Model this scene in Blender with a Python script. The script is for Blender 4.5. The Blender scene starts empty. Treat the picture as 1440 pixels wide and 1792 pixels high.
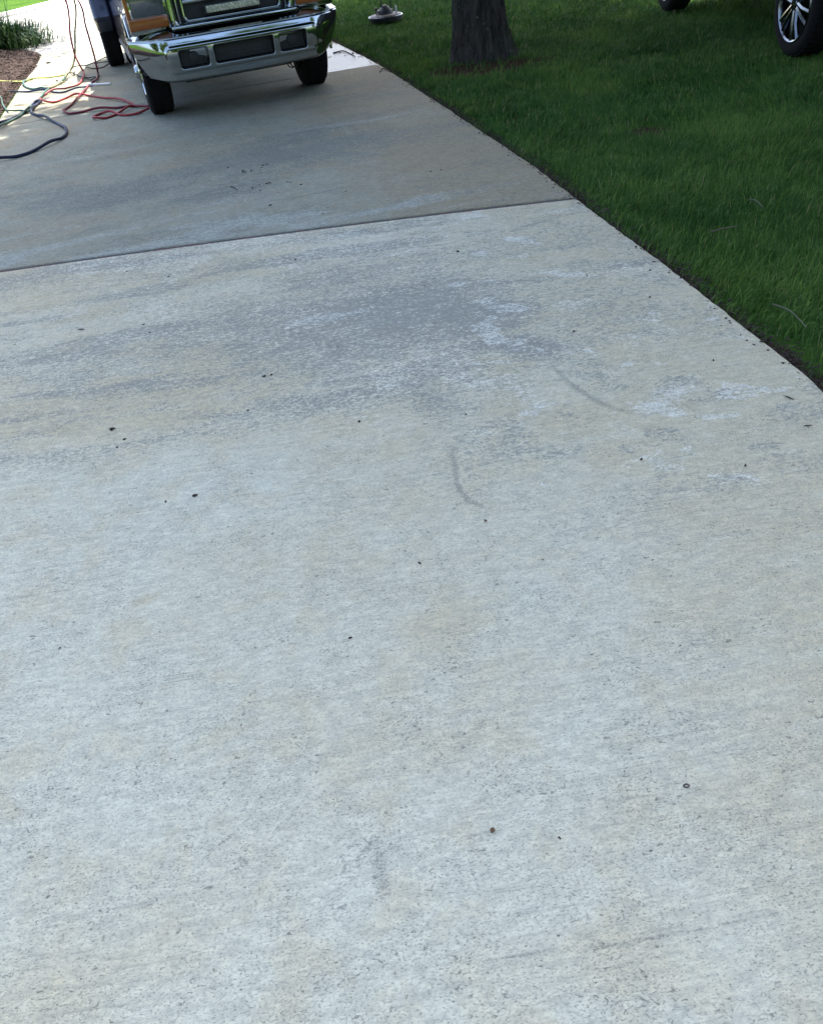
import bpy, bmesh, math, random
import numpy as np
from mathutils import Vector, Matrix
R = math.radians
random.seed(7); rng = np.random.default_rng(7)
S = bpy.context.scene
COL = S.collection

# ------------------------------------------------------------------ camera, sky, sun, exposure
F_PX, CAM_H, PITCH, ROLL = 1400.0, 1.62, R(38), R(8)
cd = bpy.data.cameras.new('camera'); cam = bpy.data.objects.new('camera', cd); COL.objects.link(cam)
cd.sensor_fit = 'HORIZONTAL'; cd.sensor_width = 36; cd.lens = 36 * F_PX / 1440
cd.clip_start = 0.05; cd.clip_end = 600
_F = Vector((0, math.cos(PITCH), -math.sin(PITCH))); _R0 = Vector((1, 0, 0)); _U0 = _R0.cross(_F)
_R = _R0 * math.cos(ROLL) - _U0 * math.sin(ROLL); _U = _U0 * math.cos(ROLL) + _R0 * math.sin(ROLL)
m = Matrix((_R, _U, -_F)).transposed().to_4x4(); m.translation = (0, 0, CAM_H)
cam.matrix_world = m
S.camera = cam

SUN_EL, SUN_AZ = R(56), R(22)          # azimuth from +Y (ahead), negative = to the left
W = bpy.data.worlds.new('World'); S.world = W; W.use_nodes = True
nt = W.node_tree; bg = nt.nodes['Background']; sky = nt.nodes.new('ShaderNodeTexSky')
sky.sky_type = 'NISHITA'; sky.sun_disc = False; sky.sun_elevation = SUN_EL; sky.sun_rotation = SUN_AZ
sky.air_density = 0.8; sky.dust_density = 3.0; sky.ozone_density = 0.2
nt.links.new(sky.outputs[0], bg.inputs[0]); bg.inputs[1].default_value = 0.15
ld = bpy.data.lights.new('sun', 'SUN'); ld.energy = 4.2; ld.angle = R(0.55); ld.color = (1.0, 0.95, 0.86)
sun = bpy.data.objects.new('sun', ld); COL.objects.link(sun)
sdir = Vector((math.sin(SUN_AZ) * math.cos(SUN_EL), math.cos(SUN_AZ) * math.cos(SUN_EL), math.sin(SUN_EL)))
sun.rotation_euler = sdir.to_track_quat('Z', 'Y').to_euler(); sun.location = (0, 0, 30)
S.view_settings.view_transform = 'Standard'; S.view_settings.look = 'None'
S.view_settings.exposure = 2.14; S.view_settings.gamma = 1

def gp(x, y, z=0.0, Y=None):
    """photo pixel -> world point on the ground (or on the upright plane y=Y)"""
    d = _F * F_PX + _R * (x - 720) - _U * (y - 896)
    s = (z - CAM_H) / d.z if Y is None else Y / d.y
    return Vector((0, 0, CAM_H)) + d * s

# ------------------------------------------------------------------ helpers
def tag(o, label=None, cat=None, group=None, kind=None):
    for k, v in (('label', label), ('category', cat), ('group', group), ('kind', kind)):
        if v: o[k] = v
    return o
def empty(name, loc=(0, 0, 0), rz=0.0):
    o = bpy.data.objects.new(name, None); COL.objects.link(o); o.location = loc; o.rotation_euler = (0, 0, rz)
    o.empty_display_size = 0.2
    return o
def link(name, me, mat, parent=None, smooth=False):
    o = bpy.data.objects.new(name, me); COL.objects.link(o)
    if mat: me.materials.append(mat)
    if smooth: me.polygons.foreach_set('use_smooth', [True] * len(me.polygons))
    if parent is not None: o.parent = parent
    return o
def from_np(name, V, F, mat, parent=None, smooth=False):
    """V (n,3), F list of (k, idx array) blocks"""
    me = bpy.data.meshes.new(name); V = np.asarray(V, np.float32)
    me.vertices.add(len(V)); me.vertices.foreach_set('co', V.ravel())
    if not isinstance(F, list): F = [F]
    loops = np.concatenate([f.ravel() for f in F]).astype(np.int32)
    tot = np.concatenate([np.full(len(f), f.shape[1]) for f in F]).astype(np.int32)
    st = np.concatenate([[0], np.cumsum(tot)[:-1]]).astype(np.int32)
    me.loops.add(len(loops)); me.loops.foreach_set('vertex_index', loops)
    me.polygons.add(len(tot)); me.polygons.foreach_set('loop_start', st); me.polygons.foreach_set('loop_total', tot)
    me.update(calc_edges=True); me.validate()
    return link(name, me, mat, parent, smooth)
class MB:
    def __init__(s): s.bm = bmesh.new()
    def box(s, c, d, rot=None, bevel=0.0, seg=2):
        r = bmesh.ops.create_cube(s.bm, size=1.0)['verts']
        bmesh.ops.scale(s.bm, vec=d, verts=r)
        if bevel:
            es = list({e for v in r for e in v.link_edges})
            b = bmesh.ops.bevel(s.bm, geom=es, offset=bevel, segments=seg, profile=0.5, affect='EDGES')
            r = list({v for f in b['faces'] for v in f.verts} | {v for v in r if v.is_valid})
        if rot: bmesh.ops.rotate(s.bm, cent=(0, 0, 0), matrix=rot, verts=r)
        bmesh.ops.translate(s.bm, vec=c, verts=r); return r
    def cyl(s, p0, p1, r0, r1=None, n=20, caps=True):
        p0, p1 = Vector(p0), Vector(p1); d = p1 - p0
        q = d.to_track_quat('Z', 'Y').to_matrix().to_4x4(); q.translation = (p0 + p1) / 2
        return bmesh.ops.create_cone(s.bm, cap_ends=caps, segments=n, radius1=r0, radius2=r0 if r1 is None else r1, depth=d.length, matrix=q)['verts']
    def lathe(s, prof, M=None, n=48):
        rings = []
        for (r, h) in prof:
            rings.append([s.bm.verts.new((r * math.cos(2 * math.pi * k / n), r * math.sin(2 * math.pi * k / n), h)) for k in range(n)])
        for a, b in zip(rings, rings[1:]):
            for k in range(n): s.bm.faces.new((a[k], a[(k + 1) % n], b[(k + 1) % n], b[k]))
        vs = [v for r in rings for v in r]
        if M is not None: bmesh.ops.transform(s.bm, matrix=M, verts=vs)
        return vs
    def tube(s, pts, r, n=8, taper=None):
        pts = [Vector(p) for p in pts]; rings = []; up = Vector((0, 0, 1)); prev = None
        for i, p in enumerate(pts):
            t = (pts[min(i + 1, len(pts) - 1)] - pts[max(i - 1, 0)])
            t = t.normalized() if t.length > 1e-9 else Vector((0, 1, 0))
            a = t.cross(up) if prev is None else prev - t * prev.dot(t)
            if a.length < 1e-4: a = t.cross(Vector((1, 0, 0)))
            a.normalize(); prev = a; b = t.cross(a)
            rr = r if taper is None else r * taper(i / (len(pts) - 1))
            rings.append([s.bm.verts.new(p + (a * math.cos(2 * math.pi * k / n) + b * math.sin(2 * math.pi * k / n)) * rr) for k in range(n)])
        for A, B in zip(rings, rings[1:]):
            for k in range(n): s.bm.faces.new((A[k], A[(k + 1) % n], B[(k + 1) % n], B[k]))
        s.bm.faces.new(rings[0][::-1]); s.bm.faces.new(rings[-1])
    def prism(s, pts, x0, x1):
        """polygon in (y,z) swept from x0 to x1"""
        a = [s.bm.verts.new((x0, y, z)) for y, z in pts]; b = [s.bm.verts.new((x1, y, z)) for y, z in pts]
        n = len(pts)
        for k in range(n): s.bm.faces.new((a[k], a[(k + 1) % n], b[(k + 1) % n], b[k]))
        s.bm.faces.new(a[::-1]); s.bm.faces.new(b); return a + b
    def build(s, name, mat, parent=None, smooth=False, bevel=0.0, seg=2):
        bmesh.ops.recalc_face_normals(s.bm, faces=s.bm.faces)
        me = bpy.data.meshes.new(name); s.bm.to_mesh(me); s.bm.free()
        o = link(name, me, mat, parent, False)
        if smooth: me.shade_smooth() if hasattr(me, 'shade_smooth') else None
        if smooth: me.set_sharp_from_angle(angle=R(40))
        if bevel:
            md = o.modifiers.new('bevel', 'BEVEL'); md.width = bevel; md.segments = seg; md.limit_method = 'ANGLE'; md.angle_limit = R(35)
            me.shade_smooth(); md.harden_normals = True
        return o
def catmull(pts, k=8):
    pts = [Vector(p) for p in pts]; P = [pts[0]] + pts + [pts[-1]]; out = []
    for i in range(1, len(P) - 2):
        a, b, c, d = P[i - 1:i + 3]
        for j in range(k):
            t = j / k
            out.append(0.5 * ((2 * b) + (c - a) * t + (2 * a - 5 * b + 4 * c - d) * t * t + (3 * b - a - 3 * c + d) * t ** 3))
    out.append(pts[-1]); return out

# ---- value noise in numpy
def vnoise(x, y, seed=0):
    x = np.asarray(x, float); y = np.asarray(y, float)
    xi = np.floor(x).astype(np.int64); yi = np.floor(y).astype(np.int64); fx = x - xi; fy = y - yi
    fx = fx * fx * (3 - 2 * fx); fy = fy * fy * (3 - 2 * fy)
    def h(a, b):
        n = (a * 374761393 + b * 668265263 + seed * 1442695041) & 0x7fffffff
        n = ((n ^ (n >> 13)) * 1274126177) & 0x7fffffff
        return ((n ^ (n >> 16)) & 0xffff) / 65535.0
    return (h(xi, yi) * (1 - fx) + h(xi + 1, yi) * fx) * (1 - fy) + (h(xi, yi + 1) * (1 - fx) + h(xi + 1, yi + 1) * fx) * fy
def fbm(x, y, seed=0, o=4):
    s = 0; a = 0.5; t = 0
    for k in range(o): s = s + a * vnoise(x * 2 ** k, y * 2 ** k, seed + k); t += a; a *= 0.55
    return s / t
def sstep(x, a, b):
    t = np.clip((x - a) / (b - a), 0, 1); return t * t * (3 - 2 * t)

# ------------------------------------------------------------------ node helpers
class NT:
    def __init__(s, name):
        s.m = bpy.data.materials.new(name); s.m.use_nodes = True; s.t = s.m.node_tree; s.b = s.t.nodes['Principled BSDF']
    def n(s, ty, **kw):
        nd = s.t.nodes.new(ty)
        for k, v in kw.items(): setattr(nd, k, v)
        return nd
    def put(s, sock, v):
        if isinstance(v, bpy.types.NodeSocket): s.t.links.new(v, sock)
        elif isinstance(v, (tuple, list)) and len(v) == 3 and sock.type == 'RGBA': sock.default_value = (*v, 1)
        else: sock.default_value = v
    def M(s, op, a, b=0.0, c=0.0):
        nd = s.n('ShaderNodeMath', operation=op); s.put(nd.inputs[0], a); s.put(nd.inputs[1], b); s.put(nd.inputs[2], c); return nd.outputs[0]
    def co(s, kind='Object'): return s.n('ShaderNodeTexCoord').outputs[kind]
    def mp(s, v, scale=(1, 1, 1), rot=(0, 0, 0), loc=(0, 0, 0)):
        nd = s.n('ShaderNodeMapping'); s.put(nd.inputs[0], v); nd.inputs[1].default_value = loc; nd.inputs[2].default_value = rot; nd.inputs[3].default_value = scale; return nd.outputs[0]
    def noise(s, v, sc, det=2, ro=0.5, dist=0.0):
        nd = s.n('ShaderNodeTexNoise'); s.put(nd.inputs['Vector'], v); nd.inputs['Scale'].default_value = sc
        nd.inputs['Detail'].default_value = det; nd.inputs['Roughness'].default_value = ro; nd.inputs['Distortion'].default_value = dist; return nd.outputs[0]
    def vor(s, v, sc, feat='F1', out='Distance'):
        nd = s.n('ShaderNodeTexVoronoi', feature=feat); s.put(nd.inputs['Vector'], v); nd.inputs['Scale'].default_value = sc; return nd.outputs[out]
    def ss(s, x, a, b, lo=0.0, hi=1.0):
        nd = s.n('ShaderNodeMapRange', interpolation_type='SMOOTHSTEP'); s.put(nd.inputs[0], x)
        for i, v in enumerate((a, b, lo, hi)): s.put(nd.inputs[i + 1], v)
        return nd.outputs[0]
    def mix(s, f, a, b, mode='MIX'):
        nd = s.n('ShaderNodeMix', data_type='RGBA', blend_type=mode); s.put(nd.inputs[0], f); s.put(nd.inputs[6], a); s.put(nd.inputs[7], b); return nd.outputs[2]
    def attr(s, name): return s.n('ShaderNodeAttribute', attribute_name=name)
    def bump(s, h, strength, dist):
        nd = s.n('ShaderNodeBump'); nd.inputs['Strength'].default_value = strength; nd.inputs['Distance'].default_value = dist; s.put(nd.inputs['Height'], h)
        s.t.links.new(nd.outputs[0], s.b.inputs['Normal'])
    def out(s, **kw):
        for k, v in kw.items(): s.put(s.b.inputs[k.replace('_', ' ')], v)
        return s.m
def simple(name, col, rough=0.5, metal=0.0, var=0.15, sc=8.0, **kw):
    t = NT(name); f = t.noise(t.co(), sc, 4, 0.6)
    c = t.mix(f, tuple(x * (1 - var) for x in col), tuple(min(1, x * (1 + var)) for x in col))
    r = t.ss(t.noise(t.co(), sc * 3, 3), 0.3, 0.7, max(0, rough - 0.06), min(1, rough + 0.06))
    return t.out(Base_Color=c, Roughness=r, Metallic=metal, **kw)

# ------------------------------------------------------------------ shape of the drive
RE = [(-4, 1.60), (0, 1.58), (2.45, 1.555), (2.7, 1.54), (3.34, 1.47), (4.18, 1.36), (4.88, 1.27), (5.55, 1.19), (6.51, 1.04), (7.52, 0.87), (9.08, 0.61), (10.52, 0.36), (12.18, 0.0), (13.34, -0.27), (16, -0.95), (24, -3.0), (40, -7.5)]
LE = [(-4, -3.1), (2, -3.1), (5.05, -3.2), (8, -3.55), (9.5, -3.86), (10.54, -4.1), (11.67, -4.32), (12.8, -4.55), (13.83, -4.73), (14.6, -4.85), (16.06, -5.3)]
def xr(y): return np.interp(y, [a for a, b in RE], [b for a, b in RE]) + 0.012 * (fbm(np.asarray(y, float) * 3.1, 0.5, 2, 3) - .5) * 2 + 0.004 * (vnoise(np.asarray(y, float) * 21, 0.5, 8) - .5) * 2
def xl(y): return np.interp(y, [a for a, b in LE], [b for a, b in LE])
def yj(x): return 5.06 - 0.014 * (np.asarray(x) + 1.0) ** 2 - 0.026 * (np.asarray(x) + 1)      # expansion joint
def yc(x): return 10.52 + (np.asarray(x) - 0.36) * 0.14                                             # control joint beyond it

def seg_d(x, y, pts):
    d = np.full(x.shape, 9.0); tt = np.zeros(x.shape); L = len(pts) - 1
    for i in range(L):
        ax, ay = pts[i][:2]; bx, by = pts[i + 1][:2]; vx, vy = bx - ax, by - ay
        t = np.clip(((x - ax) * vx + (y - ay) * vy) / (vx * vx + vy * vy + 1e-9), 0, 1)
        e = np.hypot(x - ax - t * vx, y - ay - t * vy); q = e < d; d = np.where(q, e, d); tt = np.where(q, (i + t) / L, tt)
    return d, tt
def P(*px): return [tuple(gp(a, b)[:2]) for a, b in px]
def stroke(x, y, px, w, fade=True):
    d, t = seg_d(x, y, P(*px)); k = np.exp(-(d / w) ** 2)
    return k * (np.sin(np.pi * np.clip(t, 0.04, 0.96)) ** 0.4 if fade else 1)
def blob(x, y, px, rx, ry, ang=0.0):
    c = gp(*px); ca, sa = math.cos(R(ang)), math.sin(R(ang)); u = (x - c.x) * ca + (y - c.y) * sa; v = -(x - c.x) * sa + (y - c.y) * ca
    return np.exp(-((u / rx) ** 2 + (v / ry) ** 2) ** 1.3)

def paint(x, y):
    n1 = fbm(x * 1.6, y * 2.6, 3); wx = x + (fbm(x * 3, y * 3, 11) - .5) * 0.35; wy = y + (fbm(x * 3, y * 3, 17) - .5) * 0.3
    g = np.zeros(x.shape); b = np.zeros(x.shape); l = np.zeros(x.shape)
    # dark grey tyre-wash stain on the near slab
    for a in [((640, 560), 1.05, .60, 4, .70), ((700, 540), .75, .42, 2, .85), ((480, 560), .95, .5, 4, .60), ((560, 600), .65, .16, 4, .6), ((800, 545), .45, .30, 0, .85), ((600, 480), .65, .30, 6, .60), ((300, 560), .9, .6, 4, .2), ((1050, 540), .5, .6, -10, .42), ((1150, 480), .25, .4, -10, .25), ((800, 640), .3, .3, 0, .55), ((880, 600), .28, .17, -25, .8),
              ((700, 640), .5, .07, 5, .6), ((780, 700), .13, .22, -10, .5), ((1010, 590), .35, .14, -15, .35), ((430, 640), .30, .08, 8, .4), ((980, 480), .35, .12, -10, .3),
              ((800, 395), .4, .06, 0, .25), ((660, 1500), .035, .12, 0, .35), ((650, 1570), .05, .06, 0, .3), ((930, 395), .14, .035, 8, .5)]:
        g = np.maximum(g, a[4] * blob(wx, wy, a[0], a[1], a[2], a[3]))
    for a in [((300, 560), .42, .30, 0, .55), ((150, 680), .8, .16, 5, .75), ((330, 690), .5, .10, 5, .6), ((1180, 680), .35, .5, -35, .75), ((1290, 800), .3, .35, -40, .7),
              ((1350, 900), .22, .3, 0, .7), ((1000, 830), .22, .15, 0, .55), ((980, 900), .25, .12, 10, .45), ((730, 1100), .16, .14, 0, .7), ((1230, 640), .22, .18, -30, .6), ((700, 1020), .12, .10, 0, .4),
              ((280, 1035), .04, .03, 20, .8), ((1150, 610), .2, .06, 0, .6), ((1300, 1390), .12, .05, -25, .45), ((1120, 600), .4, .2, -30, .35), ((1260, 1120), .3, .3, 0, .5), ((1400, 1250), .3, .4, 0, .4), ((870, 1190), .2, .2, 0, .45),
              ((1150, 1500), .2, .1, 0, .35), ((1130, 1700), .2, .08, 0, .35), ((500, 660), .4, .05, 5, .4)]:
        b = np.maximum(b, a[4] * blob(wx, wy, a[0], a[1], a[2], a[3]))
    for a in [((900, 420), .12, .06, 0, .9), ((560, 560), .4, .10, 5, .6), ((870, 670), .3, .12, -35, .55), ((1180, 700), .14, .09, 0, .6), ((1000, 520), .25, .12, -10, .5), ((470, 730), .8, .12, 4, .4),
              ((1250, 820), .13, .05, -30, .6), ((560, 390), .5, .05, 4, .5), ((1100, 470), .35, .25, -40, .5), ((980, 370), .4, .06, 0, .6), ((640, 700), .1, .8, 0, .4), ((1100, 740), .14, .05, -40, .5)]:
        l = np.maximum(l, a[4] * blob(wx, wy, a[0], a[1], a[2], a[3]))
    dirt = sstep(y - .05 * x, 2.55, 3.0) ; b = np.maximum(b, .80 * sstep(x + .25 * (fbm(x * 2, y * 2, 97) - .5), .15, 1.1)); b = np.maximum(b, .6 * sstep(fbm(x * .8 + 7, y * 1.3, 51), .40, .75)); b = np.maximum(b, dirt * (.35 + .6 * sstep(fbm(x * 1.3 + 3, y * 2.6, 52), .35, .62)) * (1 - .6 * sstep(x, -.8, 0))); g = np.maximum(g, dirt * .62 * sstep(fbm(x * .8 + 2, y * 5.5, 131, 5), .46, .72)); g = np.maximum(g, dirt * (.14 + .28 * sstep(fbm(x * 1.3, y * 2.8, 57), .4, .7)))
    l = np.maximum(l, .5 * sstep(fbm(x * 1.7, y * 2.6, 63), .52, .72) * sstep(y, 2.3, 3.0))
    l = np.maximum(l, .35 * stroke(x, y, ((612, 700), (606, 900), (596, 1150), (588, 1400)), .04) + .25 * stroke(x, y, ((520, 780), (500, 1000), (470, 1300)), .03))
    reg = sstep(x + .3 * (fbm(x * 1.5, y * 1.5, 111) - .5), -.25, .45) * sstep(y, 1.5, 2.3); reg = np.maximum(reg, .45 * sstep(y, 1.2, 2.2))
    l = np.maximum(l, reg * .60 * sstep(fbm(x * 6 + y * 2.5, y * 8, 113, 5), .54, .70)); g = np.maximum(g, reg * .42 * sstep(fbm(x * 4 + y, y * 6, 117, 5), .50, .68))
    b = np.maximum(b, reg * .85 * sstep(fbm(x * 2.6, y * 3.2, 119), .42, .62) * sstep(x, -.4, .5))
    # far slab: weathered, beige to the right; shade under the truck painted into the grey
    ds = y - yj(x); far = (ds > 0)
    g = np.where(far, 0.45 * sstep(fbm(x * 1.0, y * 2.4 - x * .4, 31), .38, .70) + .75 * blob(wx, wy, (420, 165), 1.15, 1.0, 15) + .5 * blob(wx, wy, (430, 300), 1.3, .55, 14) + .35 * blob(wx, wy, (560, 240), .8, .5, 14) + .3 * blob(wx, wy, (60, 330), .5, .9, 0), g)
    b = np.where(far, 0.2 + .5 * sstep(fbm(x * 1.0, y * 1.8, 35), .45, .65) + .9 * sstep(x - (xr(y) - 1.7), 0.1, 1.1) + .35 * blob(wx, wy, (90, 400), .6, .5, 0) + .5 * blob(wx, wy, (640, 170), .5, .5, 0) + .45 * blob(wx, wy, (90, 150), .9, 3, 0), b)
    l = np.where(far, .45 * sstep(fbm(x * 1.2, y * 5 - x * .9, 39), .50, .72) + .45 * blob(wx, wy, (850, 350), .5, .08, 5) + .30 * sstep(1.3 - ds, 0, 1.3) * sstep(.9 - x, 0, .9), l)
    s = np.zeros(x.shape)
    near = ~far
    for px, w, k in [(((790, 780), (800, 850), (820, 878), (858, 890)), .013, .95), (((960, 632), (990, 665), (1040, 700), (1075, 715), (1135, 728)), .017, .85), (((540, 1390), (500, 1440), (450, 1490)), .004, .6), (((1085, 845), (1110, 858)), .02, .5),
                     (((455, 1410), (420, 1450), (360, 1500), (330, 1540)), .006, .5), (((925, 770), (1000, 800), (1075, 825)), .02, .35), (((420, 1500), (432, 1512)), .01, .9), (((655, 1530), (675, 1550), (680, 1580)), .012, .6), (((900, 400), (930, 392), (965, 383)), .02, .8), (((715, 408), (730, 410)), .02, .9), (((700, 1698), (1030, 1662), (1240, 1625), (1440, 1580)), .0035, .75), (((920, 1332), (1220, 1280), (1440, 1240)), .0035, .65), (((930, 1385), (1010, 1376), (1120, 1345)), .003, .5), (((900, 1440), (1170, 1430)), .003, .3), (((850, 1530), (1050, 1505)), .003, .3), (((1150, 1600), (1440, 1540)), .003, .5), (((0, 1340), (200, 1300)), .003, .3),
                     (((668, 1440), (662, 1500), (670, 1560), (668, 1590)), .022, .62), (((0, 1052), (80, 1038), (190, 1020)), .003, .7), (((850, 500), (866, 530), (850, 556), (810, 572)), .015, .35), (((1270, 848), (1300, 868)), .012, .3)]:
        s = np.maximum(s, k * stroke(x, y, px, w))
    for px, w, k in [(((462, 353), (520, 345), (590, 330), (634, 320)), .018, .85), (((480, 352), (500, 350), (530, 342)), .014, .4)]:
        s = np.maximum(s, k * stroke(x, y, px, w))
    p = np.zeros(x.shape)      # pale dried run lines on the far slab
    for px, w, k in [(((470, 235), (560, 222), (650, 210), (742, 190)), .05, .8), (((597, 212), (606, 226), (612, 236)), .03, .5), (((0, 236), (70, 220), (146, 204), (230, 190)), .02, .5), (((20, 297), (120, 280), (330, 240)), .05, .45)]:
        p = np.maximum(p, k * stroke(wx * .2 + x * .8, wy * .2 + y * .8, px, w))
    p = np.where(near, 0, p)
    wet = sstep(y - yc(x), 0.0, .05) * sstep(x, -.55, -.35) * (1 - sstep(y - 12.0 - .6 * (fbm(x * 3, y * 3, 41)), 0, .8)) * sstep(fbm(x * 2.2, y * 2.2, 43), .3, .45)
    wet = wet + .8 * sstep(y, 11, 11.6) * sstep(x, -5, -3.8) * (1 - sstep(x, -3.4, -3.0)) * (1 - sstep(y, 12.6, 13.2)) * sstep(fbm(x * 3, y * 3, 47), .45, .6)
    return g, b, l, s, p, np.clip(wet, 0, 1)

def concrete(name, base, beige, dark, light, rot, strength=1.0):
    t = NT(name); P0 = t.co(); Pr = t.mp(P0, rot=(0, 0, rot))
    A = t.attr('stain_shade'); sep = t.n('ShaderNodeSeparateColor'); t.t.links.new(A.outputs['Color'], sep.inputs[0]); g, b, l = sep.outputs[0], sep.outputs[1], sep.outputs[2]
    B = t.attr('marks'); sep2 = t.n('ShaderNodeSeparateColor'); t.t.links.new(B.outputs['Color'], sep2.inputs[0]); sc, pale, wet = sep2.outputs[0], sep2.outputs[1], sep2.outputs[2]
    big = t.noise(P0, 1.3, 4, .6); med = t.noise(t.mp(Pr, (1.0, 2.6, 1)), 6, 5, .65, .6); fine = t.noise(t.mp(Pr, (1, 1.7, 1)), 42, 4, .7, .8)
    broom = t.noise(t.mp(Pr, (1.2, 34, 1)), 3.2, 3, .6, .25); broom2 = t.noise(t.mp(Pr, (2.2, 90, 1)), 2.5, 2, .6, .2)
    c = t.mix(t.ss(big, .3, .7), base, tuple(x * y for x, y in zip(base, (1.03, 1.0, .97))))
    c = t.mix(t.ss(med, .35, .7, 0, .4), c, tuple(x * 1.10 for x in base))
    hue = t.noise(P0, 5.0, 4, .6, .4); mid = t.noise(t.mp(Pr, (1, 2.2, 1)), 17, 4, .75)
    c = t.mix(t.ss(hue, .46, .66, 0, .42), c, tuple(x * y for x, y in zip(beige, (1.05, 1.04, 1.03))))
    c = t.mix(t.M('MULTIPLY', b, t.ss(med, .25, .62, .45, 1)), c, beige)
    # grey stain and painted truck shade are eaten away in small pale flecks
    fleck = t.noise(t.mp(Pr, (1, 1.5, 1)), 95, 3, .75, .5)
    fl = t.M('ADD', t.M('ADD', t.M('MULTIPLY', fine, .50), t.M('MULTIPLY', med, .2)), t.M('MULTIPLY', fleck, .30))
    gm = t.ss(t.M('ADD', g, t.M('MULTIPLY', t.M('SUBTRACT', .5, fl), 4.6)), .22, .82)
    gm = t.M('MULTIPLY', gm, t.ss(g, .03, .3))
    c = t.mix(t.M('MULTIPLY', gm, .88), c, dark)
    l = t.M('MAXIMUM', l, t.M('MULTIPLY', t.ss(g, .25, .6), .40))
    lm = t.ss(t.M('ADD', l, t.M('MULTIPLY', t.M('SUBTRACT', fl, .5), 2.4)), .45, .7)
    c = t.mix(t.M('MULTIPLY', t.M('MULTIPLY', lm, t.ss(l, .03, .25)), .8), c, light)
    c = t.mix(t.M('MULTIPLY', pale, t.ss(fine, .3, .6, .4, .9)), c, light)
    sm = t.M('MULTIPLY', t.ss(t.M('ADD', sc, t.M('MULTIPLY', t.M('SUBTRACT', fleck, .5), 4.5)), .3, 1.0), t.ss(sc, .05, .4))
    c = t.mix(t.M('MULTIPLY', sm, .70), c, tuple(x * .55 for x in dark))
    # small grey pitted mottling everywhere
    c = t.mix(t.ss(fine, .34, .6, .24 * strength, 0), c, dark)
    c = t.mix(t.ss(fleck, .36, .52, .34 * strength, 0), c, tuple(x * .9 for x in dark))
    c = t.mix(t.M('MULTIPLY', t.ss(broom, .30, .46, .36 * strength, 0), t.ss(t.noise(P0, 1.1, 3), .4, .62, .25, 1)), c, tuple(x * .85 for x in dark))
    c = t.mix(t.M('MULTIPLY', t.ss(broom2, .28, .42, 1, 0), t.ss(t.noise(P0, 1.7, 3), .50, .64, .0, .7)), c, tuple(x * .62 for x in dark))
    c = t.mix(t.ss(mid, .38, .60, .26 * strength, 0), c, dark)
    c = t.mix(t.ss(mid, .5, .72, 0, .13 * strength), c, light)
    # pits: elongated along the broom lines
    pv = t.mp(Pr, (1, 1.8, 1)); n1 = t.noise(pv, 150, 3, .6, .4); n2 = t.noise(pv, 66, 2, .5, 1.0); dens = t.noise(P0, 5.5, 4, .65)
    thr = t.ss(dens, .3, .72, .385, .45)
    pit = t.ss(t.M('SUBTRACT', n1, thr), -.03, .015, 1, 0)
    thr2 = t.ss(dens, .3, .7, .275, .37)
    pit2 = t.ss(t.M('SUBTRACT', n2, thr2), -.03, .01, 1, 0)
    c = t.mix(t.M('MULTIPLY', pit, .48 * strength), c, tuple(x * .42 for x in dark))
    c = t.mix(t.M('MULTIPLY', pit2, .62 * strength), c, tuple(x * .28 for x in dark))
    vd = t.vor(t.mp(Pr, (1, 1.5, 1)), 26); vr = t.n('ShaderNodeSeparateColor'); t.t.links.new(t.vor(t.mp(Pr, (1, 1.5, 1)), 26, out='Color'), vr.inputs[0])
    pore = t.M('MULTIPLY', t.ss(t.M('SUBTRACT', vd, t.M('MULTIPLY', vr.outputs[1], .10)), .0, .03, 1, 0), t.ss(vr.outputs[0], .88, .90))
    c = t.mix(t.M('MULTIPLY', pore, .8), c, tuple(x * .22 for x in dark))
    gr = t.noise(P0, 320, 2, .7)
    c = t.mix(t.ss(gr, .3, .7, .30, 0), c, tuple(x * .6 for x in base))
    c = t.mix(t.M('MULTIPLY', wet, .85), c, tuple(x * .45 for x in dark))
    rough = t.ss(wet, .1, .6, .88, .38)
    h = t.M('ADD', t.M('MULTIPLY', broom, .5), t.M('MULTIPLY', gr, .35)); h = t.M('SUBTRACT', h, t.M('MULTIPLY', t.M('ADD', pit, pit2), .5))
    t.bump(h, .5, .004)
    return t.out(Base_Color=c, Roughness=rough, Specular_IOR_Level=.35)

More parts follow.
